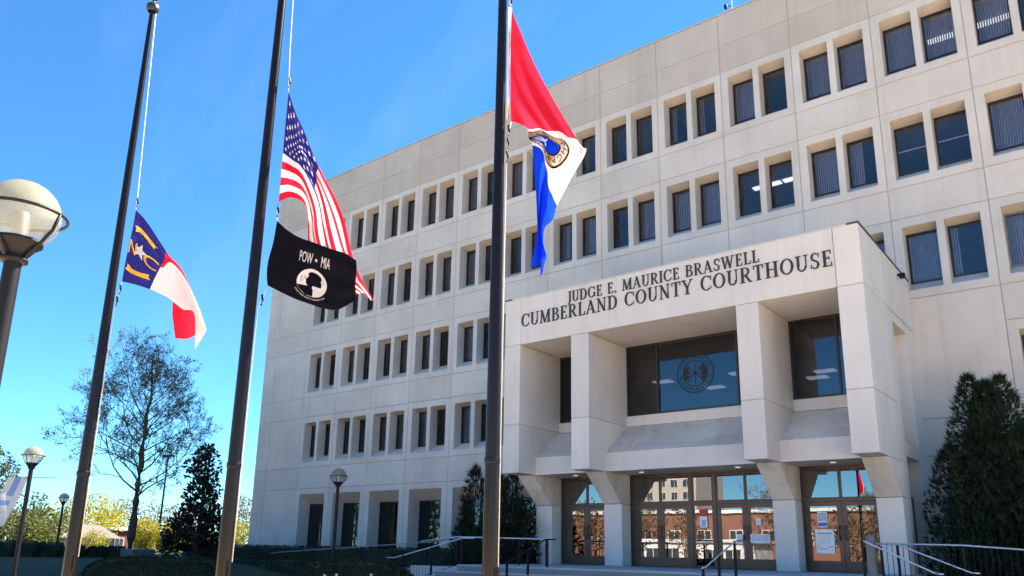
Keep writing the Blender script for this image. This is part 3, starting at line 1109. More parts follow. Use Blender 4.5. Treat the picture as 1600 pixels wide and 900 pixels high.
# ------------------------------------------------------------------ raised serif lettering
def glyphs():
    T, t = .155, .06     # thick and thin strokes
    def V(x, a=0, c=1, w=T): return [(x - w / 2, a), (x + w / 2, a), (x + w / 2, c), (x - w / 2, c)]
    def H(y, a, c, w=t): return [(a, y - w / 2), (c, y - w / 2), (c, y + w / 2), (a, y + w / 2)]
    def D(p, q, w):
        return [(p[0] - w / 2, p[1]), (p[0] + w / 2, p[1]), (q[0] + w / 2, q[1]), (q[0] - w / 2, q[1])]
    def A(cx, cy, rx, ry, a0, a1, side=T, top=t, n=16):
        o = []
        for k in range(n):
            q = []
            for ang in (a0 + (a1 - a0) * k / n, a0 + (a1 - a0) * (k + 1) / n):
                an = R(ang)
                q.append(((cx + rx * math.cos(an), cy + ry * math.sin(an)), (cx + (rx - side) * math.cos(an), cy + (ry - top) * math.sin(an))))
            o.append([q[0][1], q[0][0], q[1][0], q[1][1]])
        return o
    def ser(x, y, w=.34):
        return H(y, x - w / 2, x + w / 2, .045)
    bs, ts = .022, .978
    G_ = {}
    G_['I'] = (.36, [V(.18), ser(.18, bs), ser(.18, ts)])
    G_['J'] = (.42, [V(.26, .12, 1), ser(.26, ts)] + A(.08, .10, .255, .28, -120, 10, T, t, 8))
    G_['U'] = (.82, [V(.19, .3, 1), V(.67, .3, 1, t), ser(.19, ts), ser(.67, ts, .26)] + A(.405, .32, .293, .33, 180, 360, .11, .07))
    G_['D'] = (.86, [V(.19), ser(.14, bs, .28), ser(.14, ts, .28), H(.03, .15, .42), H(.97, .15, .42)] + A(.40, .5, .40, .5, -90, 90))
    G_['C'] = (.82, A(.43, .5, .40, .51, 48, 312) + [V(.745, .66, .97, .05), V(.745, .10, .28, .035)])
    G_['G'] = (.88, A(.43, .5, .40, .51, 48, 318) + [V(.745, .68, .97, .05), V(.735, .08, .42, .13), ser(.745, .42, .3)])
    G_['O'] = (.90, A(.45, .5, .42, .51, 0, 360, T, t, 26))
    G_['E'] = (.66, [V(.19), H(.03, .06, .60, .055), H(.97, .06, .56, .055), H(.52, .2, .46), V(.585, .0, .25, .045), V(.55, .76, 1, .045), V(.45, .42, .62, .04)])
    G_['L'] = (.64, [V(.19), ser(.19, ts), H(.03, .06, .60, .055), V(.585, 0, .27, .045)])
    G_['T'] = (.72, [V(.36), ser(.36, bs), H(.97, .04, .68, .055), V(.06, .74, .98, .045), V(.66, .74, .98, .045)])
    G_['H'] = (.88, [V(.19), V(.69), ser(.19, bs), ser(.19, ts), ser(.69, bs), ser(.69, ts), H(.52, .2, .68)])
    G_['N'] = (.88, [V(.18, 0, 1, t), V(.70, 0, 1, t), D((.70, 0), (.16, 1), .17), ser(.18, bs, .28), ser(.13, ts, .24), ser(.70, ts, .28)])
    G_['M'] = (1.06, [D((.15, 0), (.21, 1), t), D((.52, .02), (.22, 1), .15), D((.52, .02), (.84, 1), t), V(.87), ser(.15, bs, .28), ser(.87, bs), ser(.17, ts, .24), ser(.91, ts, .26)])
    G_['W'] = (1.18, [D((.36, 0), (.14, 1), .15), D((.36, 0), (.60, .95), t), D((.80, 0), (.56, 1), .15), D((.80, 0), (1.04, 1), t), ser(.14, ts, .3), ser(.56, ts, .28), ser(1.04, ts, .26)])
    G_['A'] = (.84, [D((.10, 0), (.42, 1), t), D((.70, 0), (.40, 1), .16), H(.33, .2, .62, .05), ser(.10, bs, .26), ser(.70, bs, .32)])
    G_['Y'] = (.80, [V(.40, 0, .48), D((.40, .42), (.12, 1), .15), D((.42, .42), (.70, 1), t), ser(.40, bs), ser(.12, ts, .32), ser(.70, ts, .26)])
    G_['B'] = (.74, [V(.19), H(.03, .06, .42, .055), H(.97, .06, .38, .055), H(.525, .2, .42, .05)] + A(.38, .75, .26, .25, -90, 90, .13, t, 10) + A(.40, .265, .31, .265, -90, 90, .14, t, 10))
    G_['R'] = (.82, [V(.19), ser(.19, bs), H(.97, .06, .40, .055), H(.49, .2, .42, .05), D((.70, 0), (.38, .5), .16), ser(.74, bs, .18)] + A(.39, .73, .28, .27, -90, 90, .14, t, 10))
    G_['S'] = (.64, A(.32, .735, .235, .27, 40, 235, .12, .06, 12) + A(.32, .265, .255, .27, -140, 65, .13, .06, 12) + [D((.40, .44), (.22, .58), .17), V(.545, .70, .96, .045), V(.085, .05, .3, .045)])
    G_['.'] = (.3, [V(.15, 0, .15, .15)])
    G_[' '] = (.42, [])
    return G_


GL = glyphs()


def inscribe(text, x0, x1, z0, hgt, parent):
    adv = sum(GL[c][0] + .07 for c in text) - .07
    sx_ = (x1 - x0) / adv
    x = x0
    for c in text:
        w_, parts = GL[c]
        if parts:
            def make():
                b = MB()
                for k, poly in enumerate(parts):
                    fy = -.034 - .0006 * (k % 7)
                    n = len(b.v)
                    pts = [(p[0] * sx_, p[1] * hgt) for p in poly]
                    b.v += [(p[0], fy, p[1]) for p in pts] + [(p[0], -.006, p[1]) for p in pts]
                    b.f.append((n, n + 1, n + 2, n + 3))
                    for q in range(4):
                        r_ = (q + 1) % 4
                        b.f.append((n + q, n + 4 + q, n + 4 + r_, n + r_))
                    b.m += [0] * 5
                return b.mesh('letter', M['letter'])
            link('letter', get_mesh(('gl', c, round(hgt, 3)), make), parent, (x, PF + .002, z0))
        x += (w_ + .07) * sx_


inscribe('JUDGE E. MAURICE BRASWELL', -12.03, -5.30, 9.83, .385, fascia)
inscribe('CUMBERLAND COUNTY COURTHOUSE', -14.03, -3.27, 9.275, .47, fascia)

# ------------------------------------------------------------------ platform, steps, ramp
SX0, SX1, SY = -14.4, -2.35, -8.62
b = MB()
b.box(SX0, SX1, SY, -.02, 0.0, 1.1)
pf = struct(b.build('entrance_platform', M['steps'], bevel=.012))
stairs = thing('entrance_steps', 'wide pale concrete steps wrapping round the entrance platform', 'steps', (0, 0, 0))
for k in range(1, 6):
    z1 = 1.1 - .183 * k
    b = MB()
    x0, x1, y0 = SX0 - .62 * k, SX1 + .45 * k, SY - .33 * k
    b.box(x0, x1, y0, SY - .33 * (k - 1) - .001, -.05, z1)
    b.box(x0, SX0 - .62 * (k - 1) - .001, SY - .33 * (k - 1), -7.9, -.05, z1)
    b.box(SX1 + .45 * (k - 1) + .001, x1, SY - .33 * (k - 1), -7.6, -.05, z1)
    b.build('step', M['steps'], stairs)
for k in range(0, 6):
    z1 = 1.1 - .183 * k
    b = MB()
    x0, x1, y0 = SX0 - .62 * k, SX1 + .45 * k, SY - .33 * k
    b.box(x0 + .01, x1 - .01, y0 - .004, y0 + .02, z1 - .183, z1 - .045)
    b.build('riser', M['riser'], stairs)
b = MB()
b.prism_x([(-7.85, -.1), (-7.85, 1.0), (-7.55, 1.0), (-7.55, -.1)], -17.2, -14.42)
curb = tag(b.build('ramp_wall', M['portico'], bevel=.01), 'short white concrete kerb wall beside the left ramp', 'wall')
rm = MB()
n = len(rm.v)
for x, z in ((-14.42, 1.09), (-26.4, .42)):
    rm.v += [(x, -7.5, z), (x, -6.0, z), (x, -6.0, -.1), (x, -7.5, -.1)]
rm.f += [(0, 1, 5, 4), (0, 4, 7, 3), (1, 2, 6, 5), (0, 3, 2, 1), (4, 5, 6, 7)]
rm.m += [0] * 5
struct(rm.build('ramp', M['steps']))


# ------------------------------------------------------------------ railings
def rail_thing(label, top, posts, pickets=None, mat_top='alu', loc=(0, 0, 0), second=None, group=None):
    t = thing('railing', label, 'railing', loc, group)
    b = MB()
    b.tube(top, .021 if mat_top != 'greyrail' else .017, 8)
    b.build('handrail', M[mat_top], t, smooth=True)
    if second:
        b = MB()
        b.tube(second, .017, 8)
        b.build('lower_rail', M[mat_top], t, smooth=True)
    for (x, y, z0, z1) in posts:
        b = MB()
        b.box(x - .025, x + .025, y - .025, y + .025, z0, z1)
        b.build('post', M['black'], t)
    if pickets:
        b = MB()
        b.tube([(p[0], p[1], p[2]) for p in (pickets[0], pickets[-1])], .012, 4)
        b.build('bottom_rail', M['black'], t)
        me = None
        for (x, y, z0, z1) in pickets[1:-1] if len(pickets[0]) == 3 else pickets:
            b = MB()
            b.tube([(0, 0, 0), (0, 0, 1)], .008, 4)
            o = link('picket', get_mesh('picket', lambda: b.mesh('picket', M['black'])), t, (x, y, z0))
            o.scale = (1, 1, z1 - z0)
    return t


def lerp(a, c, f):
    return a + (c - a) * f


# left ramp rails
def ramp_z(x):
    return lerp(.42, 1.09, (x + 26.4) / (26.4 - 14.42))


xs = lin(-15.6, -25.8, 7)
rail_thing('long grey handrail climbing the left ramp past the dark hedge', [(-14.5, -7.0, 1.95), (-15.6, -7.0, 1.96)] + [(x, -7.0, ramp_z(x) + .84) for x in xs[1:]] + [(-26.3, -7.0, 1.23)], [(x, -7.0, ramp_z(x) - .02, ramp_z(x) + .83) for x in xs], None, 'greyrail')
xs = lin(-14.5, -17.1, 3)
rail_thing('short sloping handrail with black pickets at the left end of the steps', [(-14.0, -8.3, 1.90), (-14.45, -8.3, 1.90), (-17.5, -8.3, 1.24), (-17.9, -8.3, 1.235)],
           [(x, -8.3, lerp(1.0, .25, (-14.5 - x) / 3.0), lerp(1.89, 1.26, (-14.5 - x) / 3.0)) for x in xs],
           [(-14.5, -8.3, 1.12), *[(x, -8.3, lerp(1.1, .35, (-14.5 - x) / 3.0), lerp(1.88, 1.24, (-14.5 - x) / 3.0)) for x in lin(-14.62, -17.3, 20)], (-17.4, -8.3, .36)])
rail_thing('level grey handrail on the platform left of the portico column', [(-17.3, -7.3, 1.80), (-15.6, -7.3, 1.95), (-11.9, -7.3, 1.90)], [(-15.6, -7.3, .6, 1.94), (-14.2, -7.3, 1.1, 1.91), (-13.0, -7.3, 1.1, 1.90), (-11.95, -7.3, 1.1, 1.90)],
           [(-15.6, -7.3, 1.2), *[(x, -7.3, 1.18, 1.90) for x in lin(-15.4, -13.1, 18)], (-13.0, -7.3, 1.2)])
rail_thing('sloping handrail on the front steps below the left doors', [(-10.9, -8.3, 1.88), (-11.05, -8.62, 1.87), (-11.28, -10.0, 1.24), (-11.3, -10.15, 1.22)], [(-11.02, -8.55, 1.1, 1.87), (-11.14, -9.3, .9, 1.55), (-11.29, -10.05, .4, 1.23)], None, 'black')
rail_thing('sloping metal handrail on the front steps before the centre doors', [(-5.15, -8.75, 1.88), (-5.24, -9.0, 1.86), (-5.38, -10.4, 1.27), (-5.40, -10.55, 1.25)], [(-5.25, -9.02, .9, 1.87), (-5.32, -9.8, .6, 1.53), (-5.39, -10.5, .2, 1.25)], None, 'alu')
xs = lin(-2.5, .8, 5)
rail_thing('long level grey guard rail with pickets right of the steps', [(-2.62, -7.0, 1.86), (-.8, -7.0, 1.84), (.34, -7.0, 1.76), (1.4, -7.0, 1.68), (3.0, -7.0, 1.56)], [(x, -7.0, .0, 1.80 - .08 * max(0, x)) for x in (-2.5, -.8, .9, 2.6)],
           [(-2.5, -7.0, .78), *[(x, -7.0, .78 - .03 * max(0, x + .8), 1.83 - .08 * max(0, x + .8)) for x in lin(-2.38, 2.9, 46)], (3.0, -7.0, .66)])
rail_thing('front slanting silver handrail descending right of the steps', [(-2.52, -8.5, 1.90), (-2.42, -8.5, 1.86), (-1.12, -8.5, 1.24), (-.98, -8.5, 1.235)], [(-2.52, -8.5, 1.1, 1.9), (-1.1, -8.5, 0, 1.24)], None)
rail_thing('rear slanting silver handrail descending right of the steps', [(-2.25, -7.2, 1.85), (-2.08, -7.2, 1.83), (-.66, -7.2, 1.255), (-.5, -7.2, 1.25)], [(-2.1, -7.2, 1.1, 1.83), (-.62, -7.2, .3, 1.25)], None)
b = MB()
b.box(-.085, .085, -.085, .085, 0, .84)
b.lathe([(.085, .84), (.08, .90), (.05, .94), (0, .955)], 14)
pp = b.build('opener_post', M['greyframe'], None, (-2.47, -8.0, 1.1), bevel=0)
tag(pp, 'dark grey round topped post beside the rail in front of the right doors', 'post')


# ------------------------------------------------------------------ flagpoles and flags
def hermite_grid(L, ns, nt_):
    """L: (rows s) x (cols t) x 3 lattice -> function (s, t) -> point"""
    A_ = np.array(L, float)
    m, k, _ = A_.shape

    def interp(P, u):
        n = len(P) - 1
        x = min(max(u, 0), 1) * n
        i = min(int(x), n - 1)
        f = x - i
        p1, p2 = P[i], P[i + 1]
        p0 = P[i - 1] if i > 0 else 2 * p1 - p2
        p3 = P[i + 2] if i + 2 <= n else 2 * p2 - p1
        m1, m2 = (p2 - p0) * .5, (p3 - p1) * .5
        f2, f3 = f * f, f * f * f
        return (2 * f3 - 3 * f2 + 1) * p1 + (f3 - 2 * f2 + f) * m1 + (-2 * f3 + 3 * f2) * p2 + (f3 - f2) * m2

    def fn(s, t):
        rows = np.array([interp(A_[i], t) for i in range(m)])
        return interp(rows, s)
    return fn


def remap(nodes):
    """maps flag fraction s to lattice parameter given the fraction of each lattice row"""
    n = len(nodes) - 1

    def fn(s):
        for i in range(n):
            if s <= nodes[i + 1] or i == n - 1:
                return (i + (s - nodes[i]) / (nodes[i + 1] - nodes[i])) / n
    return fn


def make_flag(parent, lattice, nodes, az, colour, mats, depth, ns=54, nt_=42, ripple=.02, wave=0.0):
    a_ = R(az)
    rt = Vector((math.cos(a_), -math.sin(a_), 0))
    fw = Vector((math.sin(a_), math.cos(a_), 0))
    L = [[(p[0], p[1], depth(i / (len(lattice) - 1), j / (len(row) - 1))) for j, p in enumerate(row)] for i, row in enumerate(lattice)]
    base = hermite_grid(L, ns, nt_)
    rm_ = remap(nodes)
    pz = parent.location.z

    def pos(s, t, lift=0.0):
        q = base(rm_(s), t)
        dd = q[2] + ripple * math.sin(9 * s + 5 * t) * min(1, 3 * s) + ripple * .6 * math.sin(17 * t - 6 * s) * min(1, 3 * s)
        g_ = wave * min(1, 2 * s)
        u0 = q[0] + g_ * math.sin(13 * s + 4 * t) + g_ * .5 * math.sin(23 * t + 3 * s)
        z0 = q[1] + g_ * .8 * math.sin(11 * s - 7 * t + 1)
        v = rt * u0 + fw * (dd - lift)
        return Vector((v.x, v.y, z0 - pz))
    b = MB()
    for i in range(ns + 1):
        for j in range(nt_ + 1):
            b.v.append(tuple(pos(i / ns, j / nt_)))
    for i in range(ns):
        for j in range(nt_):
            b.f.append((i * (nt_ + 1) + j, (i + 1) * (nt_ + 1) + j, (i + 1) * (nt_ + 1) + j + 1, i * (nt_ + 1) + j + 1))
            b.m.append(colour((i + .5) / ns, (j + .5) / nt_))
    o = b.build('cloth', mats, parent, smooth=True)
    return o, pos


def cloth_poly(b, pos, pts, lift=.006, m=0, centre=None):
    """flat polygon in flag coordinates pressed on to the cloth (fan round its centre)"""
    if centre is None:
        centre = (sum(p[0] for p in pts) / len(pts), sum(p[1] for p in pts) / len(pts))
    c = pos(*centre, lift)
    P = [pos(p[0], p[1], lift) for p in pts]
    for k in range(len(P)):
        b.tri(c, P[k], P[(k + 1) % len(P)], m)


def star(cs, ct, r, asp, rot=0):
    return [(cs + r * (1 if k % 2 == 0 else .40) * math.sin(rot + k * math.pi / 5) / asp, ct - r * (1 if k % 2 == 0 else .40) * math.cos(rot + k * math.pi / 5)) for k in range(10)]


def cloth_text(pos, text, s0, t0, hgt, asp, parent, mat, lift=.008, wfac=1.0, name='lettering', arc=None):
    """built-in font outline laid on the cloth; hgt in t units, asp = length / height of the flag"""
    cu = bpy.data.curves.new('tmp', 'FONT')
    cu.body = text
    cu.resolution_u = 3
    ob = bpy.data.objects.new('tmp', cu)
    COL.objects.link(ob)
    dg = bpy.context.evaluated_depsgraph_get()
    me = bpy.data.meshes.new_from_object(ob.evaluated_get(dg))
    bm = bmesh.new()
    bm.from_mesh(me)
    bmesh.ops.triangulate(bm, faces=bm.faces[:])
    bmesh.ops.subdivide_edges(bm, edges=[e for e in bm.edges if e.calc_length() > .35], cuts=1, use_grid_fill=False)
    bmesh.ops.triangulate(bm, faces=bm.faces[:])
    bpy.data.objects.remove(ob)
    bpy.data.curves.remove(cu)
    xs_ = [v.co.x for v in bm.verts]
    wid = max(xs_) - min(xs_)
    mid = (max(xs_) + min(xs_)) / 2
    for v in bm.verts:
        x, y = (v.co.x - mid) * wfac, v.co.y
        if arc:
            rad, th0, flip = arc
            th = th0 + flip * x * hgt / rad
            rr = rad + flip * -1 * 0 + y * hgt * (1 if flip < 0 else -1)
            s_, t_ = s0 + rr * math.cos(th) / asp, t0 - rr * math.sin(th)
        else:
            s_, t_ = s0 + x * hgt / asp, t0 - y * hgt
        v.co = pos(min(max(s_, 0), 1), min(max(t_, 0), 1), lift)
    bm.to_mesh(me)
    bm.free()
    me.materials.clear()
    me.materials.append(mat)
    o = link(name, me, parent)
    o.data.name = name
    return o


def flagpole(x, y, top, label, r0=.079, r1=.042, z0=0.0):
    t = thing('flagpole', label, 'flagpole', (x, y, z0), 'flagpoles in front of the courthouse')
    b = MB()
    n = 30
    prof = [(r0 + .06, 0), (r0 + .055, .06), (r0 + .01, .09)] + [(lerp(r0, r1, max(0, (k / n - .15) / .85)), .09 + (top - .09) * k / n) for k in range(n + 1)]
    b.lathe(prof, 28)
    b.build('shaft', M['pole'], t, smooth=True)
    b = MB()
    b.lathe([(r1 + .03, top - .07), (r1 + .055, top - .03), (r1 + .055, top + .04), (r1 + .01, top + .08), (.02, top + .1), (.02, top + .16)], 18)
    b.build('truck', M['bronze'], t, smooth=True)
    b = MB()
    rb = .075
    b.lathe([(rb * math.sin(math.pi * k / 12), top + .22 - rb * math.cos(math.pi * k / 12)) for k in range(13)], 18)
    b.build('ball_finial', M['gold'], t, smooth=True)
    b = MB()
    b.box(r0 - .01, r0 + .03, -.02, .02, 1.3, 1.34)
    b.tube([(r0 + .03, 0, 1.22), (r0 + .03, 0, 1.42)], .011, 6)
    b.build('cleat', M['black'], t)
    for zz in (2.45,):
        b = MB()
        b.lathe([(r0 + .001, zz), (r0 + .005, zz + .01), (r0 + .005, zz + .05), (r0 + .001, zz + .06)], 20)
        b.build('joint_collar', M['pole'], t)
    return t


def halyard(parent, az, pts, rad=.006, name='halyard'):
    a_ = R(az)
    rt = Vector((math.cos(a_), -math.sin(a_), 0))
    b = MB()
    b.tube([(rt.x * p[0], rt.y * p[0], p[1]) for p in pts], rad, 5)
    return b.build(name, M['rope'], parent, smooth=True)


P1 = flagpole(-8.73, -22.46, 9.72, 'dark flagpole on the left carrying the blue white and red state flag', .080, .036)
P2 = flagpole(-5.82, -22.06, 11.6, 'dark flagpole in the middle carrying the striped national flag and a black flag')
P3 = flagpole(-2.87, -20.95, 10.4, 'dark flagpole on the right directly before the portico corner')
halyard(P1, -66.8, [(.05, 9.68), (.115, 7.9), (.165, 6.6), (.17, 6.344)])
halyard(P1, -66.8, [(.123, 5.222), (.11, 5.05), (.085, 4.9), (.08, 4.5), (.085, 1.4)])
halyard(P2, -57.7, [(.045, 11.5), (.12, 9.5), (.165, 8.0), (.199, 7.381)])
halyard(P2, -57.7, [(.206, 5.794), (.205, 5.70), (.211, 5.559)])
halyard(P2, -57.7, [(.172, 4.695), (.14, 4.55), (.085, 4.38), (.083, 3.0), (.085, 1.4)])
halyard(P3, -39.65, [(.045, 10.3), (.07, 9.0), (.085, 8.1), (.095, 7.932)])
halyard(P3, -39.65, [(.129, 6.402), (.095, 6.2), (.086, 6.0), (.083, 5.0), (.085, 1.4)])
halyard(P3, -39.65, [(.10, 7.93), (.092, 7.2), (.094, 6.4)], .012)


def clips(parent, az, pts):
    a_ = R(az)
    rt = Vector((math.cos(a_), -math.sin(a_), 0))
    for q in pts:
        b = MB()
        b.tube([(rt.x * q[0], rt.y * q[0], q[1] + .07), (rt.x * (q[0] + .012), rt.y * (q[0] + .012), q[1]), (rt.x * q[0], rt.y * q[0], q[1] - .07)], .014, 5)
        b.build('snap_hook', M['black'], parent)


clips(P1, -66.8, [(.17, 6.46), (.11, 5.10), (.09, 4.92)])
clips(P2, -57.7, [(.195, 7.52), (.205, 5.68), (.12, 4.50)])
clips(P3, -39.65, [(.095, 8.02), (.10, 6.28), (.092, 6.12), (.088, 5.95)])

NC = [[(0.17, 6.344), (0.162, 6.059), (0.146, 5.775), (0.131, 5.496), (0.123, 5.222)],
      [(0.344, 6.19), (0.331, 5.934), (0.307, 5.709), (0.296, 5.449), (0.299, 5.215)],
      [(0.652, 5.79), (0.647, 5.678), (0.604, 5.529), (0.547, 5.349), (0.506, 5.184)],
      [(0.714, 5.711), (0.715, 5.701), (0.704, 5.639), (0.643, 5.416), (0.56, 5.164)],
      [(0.821, 5.54), (0.876, 5.602), (0.868, 5.519), (0.836, 5.332), (0.76, 5.081)],
      [(0.833, 4.975), (0.964, 5.376), (1.061, 5.223), (1.031, 5.088), (0.959, 4.937)],
      [(0.879, 4.718), (1.04, 5.009), (1.186, 4.974), (1.164, 4.931), (1.132, 4.896)],
      [(0.927, 4.521), (1.117, 4.549), (1.316, 4.686), (1.262, 4.521), (1.199, 4.365)]]
US = [[(0.199, 7.381), (0.2, 6.978), (0.203, 6.573), (0.205, 6.175), (0.206, 5.794)],
      [(0.319, 7.116), (0.317, 6.743), (0.323, 6.469), (0.333, 6.154), (0.362, 5.901)],
      [(0.461, 6.866), (0.451, 6.586), (0.453, 6.358), (0.49, 6.093), (0.539, 5.878)],
      [(0.698, 6.34), (0.67, 6.171), (0.651, 5.987), (0.627, 5.786), (0.611, 5.58)],
      [(0.968, 5.773), (0.895, 5.653), (0.823, 5.526), (0.738, 5.381), (0.688, 5.2)],
      [(1.217, 5.252), (1.152, 5.119), (1.063, 4.994), (0.964, 4.92), (0.89, 4.841)],
      [(1.497, 4.731), (1.423, 4.73), (1.365, 4.74), (1.299, 4.749), (1.233, 4.757)]]
PW = [[(0.211, 5.559), (0.19, 5.271), (0.152, 5.01), (0.151, 4.842), (0.172, 4.695)],
      [(0.336, 5.458), (0.322, 5.171), (0.294, 4.955), (0.293, 4.794), (0.322, 4.631)],
      [(0.501, 5.362), (0.492, 5.093), (0.471, 4.869), (0.469, 4.701), (0.496, 4.562)],
      [(0.697, 5.288), (0.692, 5.037), (0.671, 4.812), (0.669, 4.626), (0.68, 4.493)],
      [(0.894, 5.221), (0.887, 4.978), (0.872, 4.753), (0.854, 4.573), (0.841, 4.429)],
      [(1.051, 5.175), (1.058, 4.95), (1.05, 4.725), (1.029, 4.561), (1.015, 4.416)],
      [(1.196, 5.073), (1.206, 4.918), (1.201, 4.753), (1.216, 4.644), (1.222, 4.551)]]
CT = [[(0.095, 7.932), (0.102, 7.542), (0.108, 7.151), (0.115, 6.777), (0.129, 6.402)],
      [(0.435, 7.103), (0.361, 6.955), (0.302, 6.783), (0.252, 6.597), (0.233, 6.397)],
      [(0.909, 6.205), (0.783, 6.25), (0.62, 6.294), (0.456, 6.338), (0.315, 6.383)],
      [(0.997, 6.037), (0.872, 6.065), (0.709, 6.141), (0.517, 6.217), (0.331, 6.268)],
      [(0.812, 5.677), (0.754, 5.835), (0.651, 5.969), (0.517, 6.103), (0.347, 6.154)],
      [(0.653, 5.349), (0.609, 5.529), (0.564, 5.749), (0.518, 5.957), (0.37, 6.057)],
      [(0.617, 5.2), (0.574, 5.292), (0.522, 5.487), (0.462, 5.682), (0.381, 5.776)],
      [(0.539, 5.121), (0.517, 5.136), (0.488, 5.173), (0.451, 5.242), (0.414, 5.35)],
      [(0.519, 4.868), (0.512, 4.875), (0.49, 4.905), (0.461, 4.942), (0.432, 4.98)],
      [(0.479, 4.528), (0.506, 4.618), (0.534, 4.717), (0.456, 4.662), (0.379, 4.615)]]

# state flag
f1 = thing('state_flag', 'state flag with navy canton lettered N star C hanging on the left flagpole', 'flag', (-8.73, -22.46, 5.0))
asp1 = 1.5
o, pos1 = make_flag(f1, NC, [0, .17, .34, .38, .5, .68, .85, 1], -66.8, lambda s, t: 0 if s < .34 else (1 if t < .5 else 2), [M['flagblue'], M['flagred'], M['flagwhite']],
                    lambda s, t: (.12 * smooth01((s - .42) / .2) * smooth01((.5 - t) / .25)) + .03 * math.sin(6 * s), 60, 44, .010)
b = MB()
cloth_poly(b, pos1, star(.16, .49, .125, asp1, .15))
b.build('star', M['flagwhite'], f1)
cloth_text(pos1, 'N', .062, .585, .27, asp1, f1, M['flaggold'], name='letter_n')
cloth_text(pos1, 'C', .258, .62, .27, asp1, f1, M['flaggold'], name='letter_c')


def ribbon(pos, cs, ct, rs, thick, asp, a0, a1, parent, txt):
    b = MB()
    n = 12
    for k in range(n):
        u0, u1 = R(a0 + (a1 - a0) * k / n), R(a0 + (a1 - a0) * (k + 1) / n)
        q = [pos(cs + rr * math.cos(u) / asp, ct + rr * math.sin(u), .007) for u, rr in ((u0, rs - thick), (u0, rs + thick), (u1, rs + thick), (u1, rs - thick))]
        b.quad(*q)
    for u, sg in ((a0, -1), (a1, 1)):
        u = R(u)
        e = (cs + rs * math.cos(u) / asp, ct + rs * math.sin(u))
        v = R(5) * sg
        pts = [(cs + rr * math.cos(u + v * w_) / asp, ct + rr * math.sin(u + v * w_)) for rr, w_ in ((rs - thick * 1.3, -.5), (rs - thick * 1.5, 1.6), (rs, 1.1), (rs + thick * 1.1, 1.6), (rs + thick, -.5))]
        cloth_poly(b, pos, pts, .0085)
    b.build('ribbon', M['flaggold'], parent)
    if txt:
        cloth_text(pos, txt, cs, ct, thick * 1.3, asp, parent, M['flagblue'], .012, 1.0, 'ribbon_text', (rs - thick * .45, R(-90), -1) if a0 >= 0 else (rs - thick * .5, R(90), -1))


ribbon(pos1, .155, .30, .52, .034, asp1, 75, 105, f1, None)
ribbon(pos1, .15, .66, .47, .030, asp1, -103, -77, f1, None)

# national flag
f2 = thing('national_flag', 'national flag with red and white stripes and starred canton on the middle flagpole', 'flag', (-5.82, -22.06, 5.6))
asp2 = 1.6
o, pos2 = make_flag(f2, US, [0, .13, .27, .42, .60, .80, 1], -57.7, lambda s, t: 2 if (s < .40 and t < 7 / 13) else int(t * 13) % 2, [M['flagred'], M['flagwhite'], M['flagblue']],
                    lambda s, t: .10 * s + .05 * math.sin(7 * s + 5 * t), 72, 52, .05, .022)
for r_ in range(9):
    nst = 6 if r_ % 2 == 0 else 5
    for k in range(nst):
        cs_ = (.40 / 12) * (1 + 2 * k + (0 if nst == 6 else 1))
        ct_ = (7 / 13 / 10) * (1 + r_)
        b = MB()
        cloth_poly(b, pos2, star(cs_, ct_, .026, asp2), .006)
        b.build('star', M['flagwhite'], f2)

# black flag
f3 = thing('black_flag', 'black flag with white round emblem of a bowed head hanging below the striped flag', 'flag', (-5.82, -22.06, 4.5))
asp3 = 1.45
o, pos3 = make_flag(f3, PW, [0, .15, .32, .5, .68, .85, 1], -57.7, lambda s, t: 0, [M['flagblack']], lambda s, t: -.24 * s + .04 * math.sin(5 * s), 44, 36, .015)
cs_, ct_, rr_ = .52, .58, .235
b = MB()
cloth_poly(b, pos3, [(cs_ + rr_ * math.cos(k * math.pi / 14) / asp3, ct_ + rr_ * math.sin(k * math.pi / 14)) for k in range(28)], .006)
b.build('white_disc', M['flagwhite'], f3)
b = MB()
sil = [(.30, -.95), (.42, -.45), (.60, -.05), (.50, .10), (.66, .38), (.52, .42), (.52, .52), (.36, .56), (.38, .66), (.10, .72), (.05, .98), (-.40, .95), (-.78, .62), (-.55, .35), (-.35, .05), (-.45, -.25), (-.30, -.60), (-.02, -.70)]
sil = [(.10, -.62), (.42, -.50), (.62, -.18), (.64, .14), (.54, .30), (.58, .46), (.40, .52), (.36, .64), (.14, .66), (.06, .98), (-.42, .92), (-.80, .60), (-.96, .28), (-.60, .26), (-.40, .02), (-.42, -.28), (-.22, -.52)]
cloth_poly(b, pos3, [(cs_ + rr_ * p[0] / asp3, ct_ + rr_ * p[1]) for p in sil], .010, 0, (cs_ + .02, ct_ + .02))
b.build('head_silhouette', M['flagblack'], f3)
b = MB()
for q in ((-.78, -.42, -.62, .05), (-.58, -.42, -.42, .05)):
    cloth_poly(b, pos3, [(cs_ + rr_ * q[0] / asp3, ct_ + rr_ * q[1]), (cs_ + rr_ * q[2] / asp3, ct_ + rr_ * q[1]), (cs_ + rr_ * q[2] / asp3, ct_ + rr_ * q[3]), (cs_ + rr_ * q[0] / asp3, ct_ + rr_ * q[3])], .009)
b.build('watchtower', M['flaggrey'], f3)
cloth_text(pos3, 'POW', .415, .285, .20, asp3, f3, M['flagwhite'], name='lettering', wfac=.44)
cloth_text(pos3, 'MIA', .63, .285, .20, asp3, f3, M['flagwhite'], name='lettering', wfac=.44)
b = MB()
cloth_poly(b, pos3, star(.524, .22, .028, asp3), .008)
b.build('star', M['flagwhite'], f3)
cloth_text(pos3, 'YOU ARE NOT FORGOTTEN', cs_, ct_, .050, asp3, f3, M['flagwhite'], .008, .92, 'motto', (.312, R(-95), 1))

